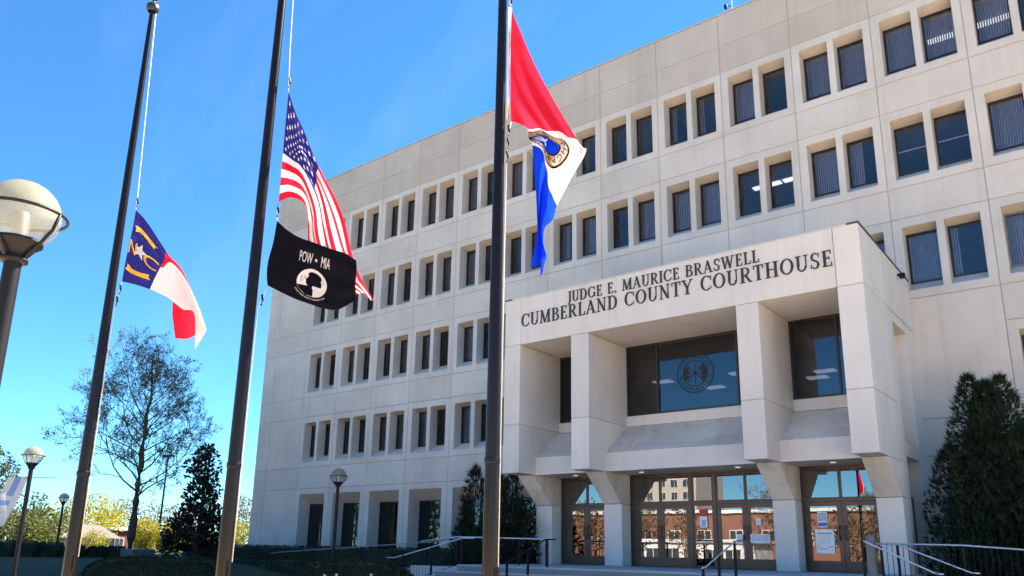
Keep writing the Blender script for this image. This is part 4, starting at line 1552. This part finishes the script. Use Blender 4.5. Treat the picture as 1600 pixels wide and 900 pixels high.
# city flag
f4 = thing('city_flag', 'red white and blue flag with round gold seal on the right flagpole', 'flag', (-2.87, -20.95, 5.5))
asp4 = 1.5
o, pos4 = make_flag(f4, CT, [0, .167, .333, .42, .54, .667, .73, .80, .89, 1], -39.65, lambda s, t: 0 if s < .333 else (1 if s < .667 else 2), [M['flagred'], M['flagwhite'], M['flagroyal']],
                    lambda s, t: .05 * math.sin(9 * s) + .06 * s * math.sin(6 * t) + (.09 * math.sin(11 * t) if s > .66 else 0), 100, 48, .04, .012)
cs_, ct_ = .50, .74
for nm, ro, ri, mt, lf in (('seal_ring', .215, .13, 'flagtan', .006), ('seal_rim', .225, .212, 'flagblack', .007), ('seal_rim', .135, .122, 'flagblack', .0075), ('seal_field', .122, 0, 'flagroyal', .006)):
    b = MB()
    for k in range(36):
        u0, u1 = 2 * math.pi * k / 36, 2 * math.pi * (k + 1) / 36
        b.quad(*[pos4(cs_ + rr * 1.05 * math.cos(u) / asp4, min(.995, ct_ + rr * math.sin(u) * 1.8), lf) for u, rr in ((u0, ri), (u0, ro), (u1, ro), (u1, ri))])
    b.build(nm, M[mt], f4)
b = MB()
cloth_poly(b, pos4, star(cs_, ct_, .10, asp4), .010)
b.build('seal_star', M['flagwhite'], f4)
for k, c_ in enumerate('NORTHCAROLINA'):
    u = R(200 - 25 * k)
    cloth_text(pos4, c_, cs_ + .18 * math.cos(u) / asp4, min(.97, ct_ - .172 * 1.8 * math.sin(u) + .04), .12, asp4, f4, M['flagblack'], .009, .8, 'seal_letter')
b = MB()
b.box(0, .02, -.002, .002, -.75, .75)
hd = b.build('flag_heading', M['flagwhite'], f4, (0.075, .02, 1.66))

# ------------------------------------------------------------------ street lamps
RG = .235


def make_lamp(x, y, label, height=3.7):
    z0 = gz(x, y)
    t = thing('street_lamp', label, 'street lamp', (x, y, z0), 'globe street lamps around the lawn')
    hz = height - z0
    b = MB()
    b.lathe([(.11, 0), (.11, .03), (.075, .10), (.058, .3), (.052, hz - .32), (.052, hz - .26)], 18)
    b.build('post', M['black'], t, smooth=True)
    b = MB()
    b.lathe([(.055, hz - .34), (.085, hz - .33), (.085, hz - .31), (.06, hz - .29), (.10, hz - .245), (.155, hz - .205), (.155, hz - .185), (.0, hz - .185)], 22)
    b.build('fitter', M['black'], t, smooth=True)
    b = MB()
    b.lathe([(RG * math.sin(math.pi * k / 20), hz - RG * math.cos(math.pi * k / 20)) for k in range(2, 11)], 32)
    b.build('lower_globe', M['globe_low'], t, smooth=True)
    b = MB()
    b.lathe([(RG * math.sin(math.pi * k / 20), hz - RG * math.cos(math.pi * k / 20)) for k in range(10, 21)], 32)
    b.build('upper_globe', M['globe_top'], t, smooth=True)
    b = MB()
    rr = RG + .035
    b.tube([(rr * math.cos(2 * math.pi * k / 36), rr * math.sin(2 * math.pi * k / 36), hz) for k in range(37)], .011, 6, caps=False)
    b.build('ring', M['black'], t, smooth=True)
    for k in range(4):
        u = R(34 + 90 * k)
        b = MB()
        b.tube([(q * math.cos(u), q * math.sin(u), hz + zz) for q, zz in ((.058, -.33), (.10, -.27), (.165, -.20), (.235, -.11), (rr, 0))], .011, 6)
        b.build('cage_arm', M['black'], t, smooth=True)
    b = MB()
    b.lathe([(.055, hz - .185), (.055, hz - .02), (.045, hz + .02), (0, hz + .03)], 14)
    b.build('reflector', M['alu'], t, smooth=True)
    return t


make_lamp(-3.27, -25.44, 'large nearby globe street lamp at the left edge with a black cage round it')
l2 = make_lamp(-19.65, -19.06, 'globe street lamp with a blue and white banner left of the flagpoles')
make_lamp(-17.02, -11.32, 'globe street lamp in front of the ground floor openings by the long hedge')
make_lamp(-39.97, -9.81, 'small distant globe street lamp beside the left flagpole base')
# banner on lamp 2
bn = thing('street_banner', 'pale banner with blue print hung from the arm of a globe street lamp', 'banner', (-19.65, -19.06, 2.2))
b = MB()
b.tube([(0, 0, .95), (-.19, -.42, .95)], .012, 6)
b.tube([(0, 0, .95), (.25, .55, .97)], .009, 6)
b.build('arm', M['black'], bn)
b = MB()
nb = 10
for k in range(nb + 1):
    f_ = k / nb
    for j in range(7):
        g_ = j / 6
        dx, dy = -.19 * (.10 + .9 * g_), -.42 * (.10 + .9 * g_)
        sw = .50 * f_ ** 1.2
        b.v.append((dx - .28 * sw + .03 * math.sin(5 * f_ + 3 * g_), dy - .62 * sw,   .95 - 1.22 * f_ + .05 * g_ * f_))
for k in range(nb):
    for j in range(6):
        b.f.append((k * 7 + j, k * 7 + j + 1, (k + 1) * 7 + j + 1, (k + 1) * 7 + j))
        b.m.append(1 if (k < 4 and 2 <= j <= 3) or (k in (5,) and 2 <= j <= 4) else 0)
b.build('banner_cloth', [M['bannergrey'], M['bannerblue']], bn, smooth=True)
# tall parking lot pole far behind
t = thing('light_pole', 'thin tall distant light pole behind the dark magnolia', 'light pole', (-50.65, 1.04, .9))
b = MB()
b.tube([(0, 0, -.2), (0, 0, 6.6)], [.09, .05], 8)
b.build('shaft', M['black'], t)
b = MB()
b.box(-.5, .5, -.14, .14, 6.55, 6.7)
b.build('lamp_head', M['black'], t)


# ------------------------------------------------------------------ vegetation
def rnd_dir(rg):
    while True:
        v = Vector((rg.uniform(-1, 1), rg.uniform(-1, 1), rg.uniform(-1, 1)))
        if .05 < v.length < 1:
            return v.normalized()


def leaf_quad(b, p, d, n_, l, w_):
    s_ = d.cross(n_)
    if s_.length < 1e-3:
        s_ = Vector((1, 0, 0))
    s_.normalize()
    b.quad(p, p + d * l * .5 + s_ * w_, p + d * l, p + d * l * .5 - s_ * w_)


def branch_tree(name, label, loc, height, crown_r, crown_base, seed, leaf, bark, n_main=26, leaves=9000, leafsize=.09, shape=None, cat='tree', group=None, levels=3, trunk_r=.16, rise=0.0, bias=None):
    rg = random.Random(seed)
    t = thing(name, label, cat, loc, group)
    wood = MB()
    lf = MB()
    H = height
    # leader
    pts = [Vector((0, 0, -.15))]
    n = 12
    for k in range(1, n + 1):
        f_ = k / n
        pts.append(Vector((rg.uniform(-.06, .06) * H * .06 * (1 + f_), rg.uniform(-.06, .06) * H * .06 * (1 + f_), H * .97 * f_)))
    wood.tube(pts, [trunk_r * (1.25 if k == 0 else 1) * (1 - .93 * (k / n)) + .008 for k in range(n + 1)], 9)
    tips = []

    def at(f_):
        x = f_ * n
        i_ = min(int(x), n - 1)
        return pts[i_].lerp(pts[i_ + 1], x - i_)

    if shape is None:
        def shape(f_):
            return math.sin(math.pi * min(1, (.12 + .88 * f_)) ** .8) ** .7

    def grow(p, d, length, rad, lev):
        seg = 4
        q = [p]
        dd = d.copy()
        for k in range(seg):
            dd = (dd + rnd_dir(rg) * .22 + Vector((0, 0, .05))).normalized()
            q.append(q[-1] + dd * length / seg)
        wood.tube(q, [max(.005, .62 * rad * (1 - .8 * k / seg)) for k in range(seg + 1)], 5 if lev == 0 else 3, caps=False)
        if lev >= levels - 1 or (length < .42 and lev > 0):
            tips.append((q[1], q[2], q[3], q[4], length))
            return
        m_ = 5 if lev == 0 else 4
        for k in range(m_):
            f_ = .28 + .72 * (k + rg.random() * .7) / m_
            x = f_ * seg
            i_ = min(int(x), seg - 1)
            bp = q[i_].lerp(q[i_ + 1], min(1, x - i_))
            ax = (q[i_ + 1] - q[i_]).normalized()
            side = ax.cross(rnd_dir(rg)).normalized()
            nd = (ax * .75 + side * .75 + Vector((0, 0, .10))).normalized()
            grow(bp, nd, length * (.62 - .22 * f_) * rg.uniform(.8, 1.2), rad * .5, lev + 1)

    for k in range(n_main):
        f_ = k / (n_main - 1)
        zf = crown_base + (.93 - crown_base) * f_ ** .85
        az_ = k * 2.399 + rg.uniform(-.4, .4)
        up = .12 + .9 * f_
        d = Vector((math.cos(az_), math.sin(az_), up + rise)).normalized()
        ln = crown_r * shape(f_) * rg.uniform(.82, 1.12)
        if bias:
            ln *= 1 + bias[0] * math.cos(az_) + bias[1] * math.sin(az_)
        grow(at(zf), d, max(.5, ln), trunk_r * (.38 - .26 * f_), 0)
    wood.build('trunk', bark, t)
    dens = leaves / max(.01, sum(q[4] for q in tips))
    for q in tips:
        for k in range(int(dens * q[4] + rg.random())):
            f_ = rg.random() * 3
            i_ = min(int(f_), 2)
            p = q[i_].lerp(q[i_ + 1], f_ - i_) + rnd_dir(rg) * leafsize * .9
            leaf_quad(lf, p, (rnd_dir(rg) + Vector((0, 0, -.2))).normalized(), rnd_dir(rg), leafsize * rg.uniform(.6, 1.3), leafsize * .28)
    lf.build('crown', leaf, t)
    return t


def clump_tree(name, label, loc, height, width, seed, leaf, bark, leaves=3500, leafsize=.16, base=.15, clumps=26, cat='tree', group=None, trunk_r=.14, profile=None, droop=0.0, upright=0.0, depth=None):
    """dense crown: leaf clumps scattered through a volume on short limbs"""
    rg = random.Random(seed)
    t = thing(name, label, cat, loc, group)
    if profile is None:
        def profile(f_):
            return math.sin(math.pi * (.08 + .86 * f_)) ** .65
    wd = MB()
    wd.tube([(0, 0, -.15), (rg.uniform(-.1, .1), rg.uniform(-.1, .1), height * .5), (0, 0, height * .93)], [trunk_r, trunk_r * .6, .02], 8)
    lf = MB()
    cs_ = []
    for k in range(clumps):
        f_ = (k + rg.random()) / clumps
        r_ = profile(f_) * width * .5
        az_ = k * 2.399 + rg.uniform(-.5, .5)
        rad = r_ * rg.uniform(.45, .92)
        c = Vector((math.cos(az_) * rad, math.sin(az_) * rad * (depth or 1), height * (base + (.97 - base) * f_)))
        cr = max(.10 * width, r_ * rg.uniform(.26, .5))
        cs_.append((c, cr))
        wd.tube([(0, 0, max(.1, c.z - rad * .6)), tuple(c * .6 + Vector((0, 0, c.z * .38))), tuple(c)], [trunk_r * .3, trunk_r * .2, .01], 5, caps=False)
    wd.build('trunk', bark, t)
    tot = sum(cr ** 2 for _, cr in cs_)
    for c, cr in cs_:
        for k in range(int(leaves * cr ** 2 / tot)):
            d = rnd_dir(rg)
            p = c + d * cr * (rg.random() ** .4) * Vector((1, 1, .85)).length / 1.65
            dr = (d + Vector((0, 0, upright - droop)) + rnd_dir(rg) * .5).normalized()
            leaf_quad(lf, p, dr, rnd_dir(rg), leafsize * rg.uniform(.6, 1.3), leafsize * .3)
    lf.build('crown', leaf, t)
    return t


def conifer(name, label, loc, plumes, seed, leaf, sprays, size, cat='tree', trunk_r=.12):
    """upright juniper: several flame shaped plumes (dx, dy, base z, height, radius) covered with rising sprays"""
    rg = random.Random(seed)
    t = thing(name, label, cat, loc)
    wd = MB()
    lf = MB()
    tot = sum(p[3] * p[4] for p in plumes)
    for (dx, dy, z0, hh, rad) in plumes:
        wd.tube([(0, 0, -.1), (dx * .5, dy * .5, z0 * .6 + .2), (dx, dy, z0 + hh * .4), (dx, dy, z0 + hh * .9)], [trunk_r, trunk_r * .6, trunk_r * .35, .01], 6)
        cnt = int(sprays * hh * rad / tot)
        for k in range(cnt):
            f_ = rg.random() ** 1.15
            pr = (math.sin(math.pi * min(1, .16 + .84 * f_)) ** .6) * (1 - .25 * f_)
            az_ = rg.uniform(0, 2 * math.pi)
            lump = 1 + .30 * mnoise.noise(Vector((math.cos(az_) * 2 + dx * 3, math.sin(az_) * 2, f_ * hh * 1.4 + seed)))
            rr = rad * pr * lump * (rg.random() ** .28)
            p = Vector((dx + math.cos(az_) * rr, dy + math.sin(az_) * rr, z0 + hh * f_))
            out = Vector((math.cos(az_), math.sin(az_), 0))
            d = (out * .55 + Vector((0, 0, 1)) * rg.uniform(.3, 1.1) + rnd_dir(rg) * .5).normalized()
            l = size * rg.uniform(.6, 1.5)
            s_ = d.cross(rnd_dir(rg)).normalized()
            b0 = p
            for q in range(3):
                u = (q - 1) * .5
                e = b0 + (d + s_ * u).normalized() * l * (1 - .25 * abs(u))
                wv = s_.cross(d) * .0 + d.cross(s_) * .0
                sd = (s_ * .5 + d.cross(s_) * .5) * size * .13
                lf.tri(b0 - sd, b0 + sd, e)
    wd.build('trunk', M['bark'], t)
    lf.build('crown', leaf, t)
    return t


def hedge(name, label, x0, x1, y0, y1, z0, z1, leaf, seed, cat='hedge', group=None, round_=.35, leaves=2600, ls=.07, rz=0.0, ground_fn=None):
    """clipped hedge: rounded solid body of dark twigs plus a skin of small leaves"""
    rg = random.Random(seed)
    cx, cy = (x0 + x1) / 2, (y0 + y1) / 2
    t = thing(name, label, cat, (cx, cy, z0), group, rz)
    lx, ly, lz = (x1 - x0) / 2, (y1 - y0) / 2, z1 - z0
    nx, ny = max(6, int(lx * 4)), 9

    def surf(u, v):
        # u along, v across over the top (0..1)
        th = math.pi * v
        ex = .45
        c_, s_ = math.cos(th), math.sin(th)
        yy = -ly * math.copysign(abs(c_) ** ex, c_)
        zz = lz * abs(s_) ** ex
        e = 1 - abs(2 * u - 1)
        endf = min(1, (e * lx / (round_ * min(lx, ly, lz) * 2.2 + 1e-6)) + .0)
        endf = math.sqrt(max(0, 1 - (1 - endf) ** 2))
        xx = (2 * u - 1) * lx
        wob = 1 + .05 * mnoise.noise(Vector((xx * 1.3 + seed, yy * 1.3, zz * 2)))
        return Vector((xx, yy * endf * wob, zz * (.25 + .75 * endf) * wob))
    b = MB()
    for i_ in range(nx + 1):
        for j in range(ny + 1):
            b.v.append(tuple(surf(i_ / nx, j / ny) * .97))
    for i_ in range(nx):
        for j in range(ny):
            b.f.append((i_ * (ny + 1) + j, (i_ + 1) * (ny + 1) + j, (i_ + 1) * (ny + 1) + j + 1, i_ * (ny + 1) + j + 1))
            b.m.append(0)
    b.build('twigs', leaf, t, smooth=True)
    lf = MB()
    for k in range(leaves):
        p = surf(rg.random(), rg.random())
        d = (Vector((p.x * .1, p.y / max(ly, .1), p.z / max(lz, .1))) + rnd_dir(rg) * .9).normalized()
        leaf_quad(lf, p + d * rg.uniform(-.02, .03), d, rnd_dir(rg), ls * rg.uniform(.6, 1.4), ls * .32)
    lf.build('foliage', leaf, t)
    return t


# willow oak on the lawn
def oak_shape(f_):
    return (1.0 - .12 * f_ if f_ < .35 else .96 - .86 * ((f_ - .35) / .65) ** 1.35)


branch_tree('oak_tree', 'tall slender oak with bare dark branches and sparse young leaves on the left lawn', (-37.06, -7.6, gz(-37, -7.6)), 10.8, 3.75, .24, 11, M['oakleaf'], M['bark'], 38, 24000, .082, oak_shape, trunk_r=.22, levels=4, rise=.26, bias=(-.08, -.19))
# magnolia
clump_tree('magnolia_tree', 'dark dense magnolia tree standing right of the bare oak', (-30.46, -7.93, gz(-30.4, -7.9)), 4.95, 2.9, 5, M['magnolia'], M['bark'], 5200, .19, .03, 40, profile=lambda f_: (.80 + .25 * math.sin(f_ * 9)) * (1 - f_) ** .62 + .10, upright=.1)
# juniper by the entrance and cedar left of it
conifer('juniper_tree', 'big dark green juniper with upright feathery tips at the right edge of the photo', (-.15, -2.5, gz(-.1, -2.5)),
        [(-.75, .1, .3, 5.95, .95), (.05, -.3, .2, 5.85, 1.0), (.75, .2, .2, 5.0, 1.1), (-.35, -.3, .2, 5.75, .95), (-.5, -.6, .0, 4.9, 1.1), (.5, -.7, .0, 4.7, 1.2), (-1.35, -.1, .1, 4.2, .95), (-1.0, -.6, .0, 3.0, 1.0), (1.5, 0, .1, 4.6, 1.1), (2.2, .2, .1, 3.9, 1.0), (0, -.9, 0, 3.4, 1.2), (1.2, -.8, 0, 3.4, 1.2), (-.3, 0, 3.2, 2.8, .6)], 3, M['juniper'], 27000, .20)
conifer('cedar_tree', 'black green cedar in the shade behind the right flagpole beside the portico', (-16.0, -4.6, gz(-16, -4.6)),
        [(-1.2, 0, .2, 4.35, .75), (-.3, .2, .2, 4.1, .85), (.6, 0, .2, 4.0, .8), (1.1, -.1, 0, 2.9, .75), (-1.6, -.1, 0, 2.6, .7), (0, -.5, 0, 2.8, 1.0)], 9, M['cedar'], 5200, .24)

# hedges
hedge('long_hedge', 'long clipped dark hedge along the foot of the left facade', -37.5, -16.9, -5.0, -3.9, .6, 1.53, M['hedge'], 1, leaves=6500)
hedge('ramp_hedge', 'low clipped hedge in front of the left ramp below the handrail', -27.5, -17.3, -8.9, -8.0, .1, 1.05, M['hedge'], 2, leaves=4200)
hedge('rounded_hedge', 'low rounded hedge behind pale flowers left of the steps', -14.6, -11.4, -14.6, -13.2, 0, 1.22, M['hedge'], 3, leaves=3800, round_=.7, rz=R(38))
hedge('lawn_hedge', 'dark low rounded hedge on the lawn between the left and middle flagpoles', -22.6, -18.6, -15.4, -14.4, .3, 1.14, M['hedge'], 4, leaves=2800, round_=.8, rz=R(60))
bl = [((6, 845), -35.4, -13.82), ((40, 846), -35.13, -13.0), ((76, 848), -34.82, -12.2), ((118, 853), -34.42, -11.32), ((152, 853), -34.08, -10.54), ((182, 852), -33.75, -9.86)]
names_b = ['largest round clipped bush at the far left of the lawn', 'round clipped bush directly behind the banner lamp post', 'round clipped bush just left of the left flagpole', 'round clipped bush just right of the left flagpole', 'round clipped bush two places left of the oak trunk', 'round clipped bush touching the left side of the oak trunk']
for k, (_, x, y) in enumerate(bl):
    r_ = [.72, .70, .66, .50, .46, .46][k]
    hedge('round_bush', names_b[k], x - r_, x + r_, y - r_, y + r_, gz(x, y) - .1, gz(x, y) + [.70, .68, .64, .50, .50, .52][k], M['bush'], 20 + k, 'bush', 'round clipped bushes across the lawn', .9, 1100, .07)
# flowers
rg = random.Random(4)
fl_pos = [(-12.55, -15.2, .92), (-12.35, -15.02, .94), (-12.12, -14.9, .74), (-11.9, -14.7, .70), (-11.75, -14.5, .95)]
fl_lab = ['pale flower on a thin stem, leftmost before the rounded hedge', 'pale flower on a thin stem, second from the left before the rounded hedge', 'lower pale flower in the middle before the rounded hedge', 'small pale flower fourth from the left before the rounded hedge', 'tall pale green flower spike at the right before the rounded hedge']
for k, (x, y, h_) in enumerate(fl_pos):
    t = thing('garden_flower', fl_lab[k], 'flower', (x, y, 0), 'pale flowers before the rounded hedge')
    b = MB()
    b.tube([(0, 0, 0), (rg.uniform(-.03, .03), 0, h_ * .5), (0, 0, h_)], .007, 5)
    for q in range(4):
        a_ = rg.uniform(0, 6.28)
        leaf_quad(b, Vector((0, 0, .1)), Vector((math.cos(a_) * .35, math.sin(a_) * .35, 1)).normalized(), Vector((math.cos(a_), math.sin(a_), 0)), h_ * .7, .018)
    b.build('stem', M['stem'], t)
    b = MB()
    for q in range(10):
        a_ = q * .628
        leaf_quad(b, Vector((0, 0, h_)), Vector((math.cos(a_), math.sin(a_), .2 + .5 * (q % 2))).normalized(), Vector((0, 0, 1)), .06, .02)
    b.lathe([(0, h_ - .02), (.025, h_ - .01), (.02, h_ + .03), (0, h_ + .035)], 8)
    b.build('blossom', M['petal'], t)
# planter box round the oak base
b = MB()
b.box(-.5, .5, -.5, .5, 0, .42)
bx = b.build('tree_planter', M['coping'], None, (-30.9, -10.3, gz(-30.9, -10.3) - .05), bevel=.03)
tag(bx, 'dark square planter box below the oak trunk on the lawn', 'planter')

# far vegetation beyond the lawn, all in the sun
far = [
    ('pine_tree', 'rough green pine tree at the left edge beyond the banner', (-50.4, -10.2), 6.6, 3.6, 'pineleaf', 4200, .16, 31),
    ('leafy_tree', 'low yellow green tree behind the banner lamp post', (-54.2, -6.9), 2.7, 4.2, 'greenleaf', 2200, .18, 32),
    ('leafy_tree', 'olive yellow tree between the banner lamp and the small lamp', (-72.1, 2.3), 3.5, 4.2, 'greenleaf', 1800, .22, 33),
    ('leafy_tree', 'bright yellow green tree above the grey roofed house', (-100.3, 17.8), 6.4, 8.0, 'yellowleaf', 2600, .32, 34),
    ('flowering_shrub', 'bright yellow shrub right of the oak trunk', (-51.0, 0.4), 2.3, 2.5, 'yellowleaf', 3600, .11, 36),
    ('flowering_shrub', 'bright yellow shrub beside the magnolia foot', (-48.8, 0.9), 1.9, 1.8, 'yellowleaf', 2400, .11, 37),
    ('flowering_shrub', 'small yellow green shrub left of the oak trunk', (-61.5, 1.7), 1.5, 2.2, 'yellowleaf', 1100, .12, 38),
    ('budding_tree', 'reddish budding tree in the gap beside the building corner', (-85.8, 30), 6.5, 7.0, 'budleaf', 1900, .26, 39),
    ('budding_tree', 'reddish brown bare tree behind the magnolia', (-88.8, 25.1), 5.6, 7.6, 'budleaf', 1700, .26, 40),
    ('budding_tree', 'brown budding tree behind the long brown red building', (-114.1, 30.8), 6.2, 11.0, 'budleaf', 2200, .32, 41),
    ('leafy_tree', 'yellow brown tree under the reddish tree beside the building corner', (-68.7, 19.6), 2.9, 3.6, 'yellowleaf', 1500, .18, 42),
    ('pine_tree', 'thin dark pine between the banner lamp and the small lamp', (-81.8, 5.0), 5.4, 2.6, 'pineleaf', 700, .26, 43),
    ('leafy_tree', 'green tree far left under the pine', (-52.5, -10.8), 2.6, 3.4, 'greenleaf', 1600, .18, 44),
]
for nm, lab, (x, y), h_, w_, lfm, cnt, ls, sd in far:
    clump_tree(nm, lab, (x, y, gz(x, y) - .1), h_, w_, sd, M[lfm], M['greybark'], int(cnt * 1.6), ls, .12, 24, 'shrub' if 'shrub' in nm else 'tree', None, .12)


# ------------------------------------------------------------------ far buildings
def house(name, label, x0, x1, y0, y1, h_, wall, roof, rise, wins, rz=0.0, cat='building', z0=.6):
    t = thing(name, label, cat, ((x0 + x1) / 2, (y0 + y1) / 2, z0), None, rz)
    lx, ly = (x1 - x0) / 2, (y1 - y0) / 2
    b = MB()
    b.box(-lx, lx, -ly, ly, -.5, h_)
    b.build('wall', wall, t)
    b = MB()
    if rise > 0:
        e = .4
        p = [(-lx - e, -ly - e, h_), (lx + e, -ly - e, h_), (lx + e, ly + e, h_), (-lx - e, ly + e, h_), (-lx, 0, h_ + rise), (lx, 0, h_ + rise)]
        n_ = len(b.v)
        b.v += p
        for f_ in ((0, 1, 5, 4), (2, 3, 4, 5), (0, 4, 3), (1, 2, 5), (0, 3, 2, 1)):
            b.f.append(f_)
            b.m.append(0)
    else:
        b.box(-lx - .2, lx + .2, -ly - .2, ly + .2, h_, h_ + .35)
    b.build('roof', roof, t)
    for (ax, u, z_, ww, hh) in wins:
        b = MB()
        c = MB()
        if ax in 'yY':       # on the -y (or +y) face
            s_ = -1 if ax == 'y' else 1
            b.box(u - ww / 2 - .08, u + ww / 2 + .08, s_ * ly - .06, s_ * ly + .06, z_ - .08, z_ + hh + .08)
            c.box(u - ww / 2, u - .04, s_ * (ly + .02) - .06, s_ * (ly + .02) + .06, z_, z_ + hh)
            c.box(u + .04, u + ww / 2, s_ * (ly + .02) - .06, s_ * (ly + .02) + .06, z_, z_ + hh)
        else:                # on the +x face
            b.box(lx - .06, lx + .06, u - ww / 2 - .08, u + ww / 2 + .08, z_ - .08, z_ + hh + .08)
            c.box(lx - .04, lx + .08, u - ww / 2, u - .04, z_, z_ + hh)
            c.box(lx - .04, lx + .08, u + .04, u + ww / 2, z_, z_ + hh)
        wn = b.build('window', M['white'], t)
        c.build('pane', M['farglass'], wn)
    return t


house('low_house', 'low house with long grey roof and white framed windows behind the round bushes', -88, -80, 5.0, 12.0, 1.35, M['brickb'], M['roofgrey'], 0.01, [('x', -2.6 + 1.05 * k, .45, .62, .8) for k in range(6)], cat='house')
b = MB()
n_ = 0
b.v = [(-79.4, 4.4, 1.93), (-79.4, 12.6, 1.93), (-84, 12.2, 3.3), (-84, 4.8, 3.3), (-88.6, 4.4, 1.93), (-88.6, 12.6, 1.93)]
b.f = [(0, 1, 2, 3), (3, 2, 5, 4), (0, 3, 4), (1, 5, 2)]
b.m = [0] * 4
lowh = [o_ for o_ in S.objects if o_.name == 'low_house'][0]
o_ = b.build('gable_roof', M['roofgrey'], lowh)
o_.matrix_parent_inverse = Matrix.Translation((-lowh.location.x, -lowh.location.y, -lowh.location.z))
house('brick_hall', 'long flat brown red building with a white roof edge behind the oak trunk', -106, -98, 17, 34, 2.4, M['roofred'], M['white'], 0, [('x', -7 + 2.8 * k, .6, 1.0, .8) for k in range(6)])
house('white_house', 'small distant white gabled building above the green trees at the left', -124, -118, 15.5, 20.0, 3.6, M['white'], M['roofgrey'], 1.4, [('x', -1.2, 2.4, .8, 1.2), ('x', 1.2, 2.4, .8, 1.2)])
# street scene behind the camera: what the entrance glass mirrors
wins = [('Y', -22 + 4.0 * k, 2.6, 1.6, 1.5) for k in range(12)]
house('brick_shop', 'long low orange brick building across the street mirrored in the entrance glass', -70, -20, -84, -70, 6.2, M['brick'], M['white'], 0, wins, z0=0)
house('tower_block', 'pale high apartment tower with dark windows mirrored in the transoms', -98, -80, -172, -156, 29, M['farwall'], M['white'], 0, [('Y', -6.6 + 3.3 * k, 2 + 3.0 * f_, 1.7, 1.7) for k in range(5) for f_ in range(9)], z0=0)
house('white_pavilion', 'low white flat roofed pavilion before the brick building mirrored in the glass', -44, -30, -68, -62.5, 2.6, M['white'], M['white'], 0, [('Y', -5 + 2.4 * k, .5, 1.7, 1.4) for k in range(5)], z0=0)
house('tan_shop', 'tan brick building with a red roof right of the pavilion mirrored in the right doors', -16, 6, -82, -68, 6.2, M['brickb'], M['roofred'], 2.2, [('Y', -9 + 3.6 * k, 2.8, 1.5, 1.6) for k in range(6)], z0=0)
for k, (x, y, h_, sd) in enumerate([(-27, -61, 8.0, 51), (-46, -66, 9.0, 52), (-17, -60, 7.5, 53), (-55, -61, 8.5, 54), (-9, -63, 8, 55)]):
    branch_tree('street_or_screen_tree', ['bare street tree before the pavilion mirrored in the glass', 'bare tree at the left side of the pavilion mirrored in the glass', 'bare street tree near the tan brick building mirrored in the glass', 'bare street tree at the far left of the street mirrored in the glass', 'bare tree beside the red roofed building mirrored in the glass'][k], (x, y, 0), h_, 3.6, .22, sd, M['budleaf'], M['greybark'], 18, 2600, .15, None, 'tree', 'bare street trees across the plaza', 3, .16)

for k, (x, y, h_, w_) in enumerate([(-62, -34, 9, 9), (-72, -44, 11, 11), (-84, -40, 12, 12), (-58, -52, 9, 9), (-90, -56, 12, 12), (-76, -28, 8, 9)]):  # added out of view to darken the bright horizon mirrored in the ground windows
    clump_tree('street_or_screen_tree', ['added unseen screen tree nearest the left end of the street', 'added unseen screen tree second from the street corner', 'tall added unseen screen tree at the far end of the street', 'added unseen screen tree beside the road kerb', 'large added unseen screen tree beyond the road', 'low added unseen screen tree behind the lawn lamps'][k], (x, y, 0), h_, w_, 70 + k, M['hedge'], M['bark'], 2600, .5, .1, 26, trunk_r=.2)

for k, (x, h_, w_, n_) in enumerate([(-42, 6.5, 5.5, 1100), (-36.5, 7, 5, 800), (-31, 6, 3.6, 420), (-21, 6.5, 4.5, 800), (-15.5, 5.5, 5, 1000)]):
    clump_tree('budding_tree', ['leafless brown tree nearest the road mirrored in the left doors', 'tall brown tree by the kerb mirrored in the left centre door', 'thin brown tree by the kerb mirrored in the middle of the glass', 'brown tree by the kerb mirrored beside the right column', 'wide brown tree by the kerb mirrored in the right doors'][k], (x, -48.5 + (k % 2), 0), h_, w_, 90 + k, M['budleaf'], M['greybark'], n_, .34, .2, 22, trunk_r=.17)

# ------------------------------------------------------------------ roof antenna
t = thing('roof_antenna', 'small white antenna mast on the roof edge near the top of the photo', 'antenna', (-8.25, .9, 22.7))
b = MB()
b.tube([(0, 0, 0), (0, 0, 2.3)], .03, 6)
b.build('mast', M['white'], t)
b = MB()
b.tube([(0, 0, 1.55), (-.28, 0, 1.60)], .02, 5)
b.box(-.34, -.22, -.06, .06, 1.52, 1.70)
b.build('camera_arm', M['black'], t)
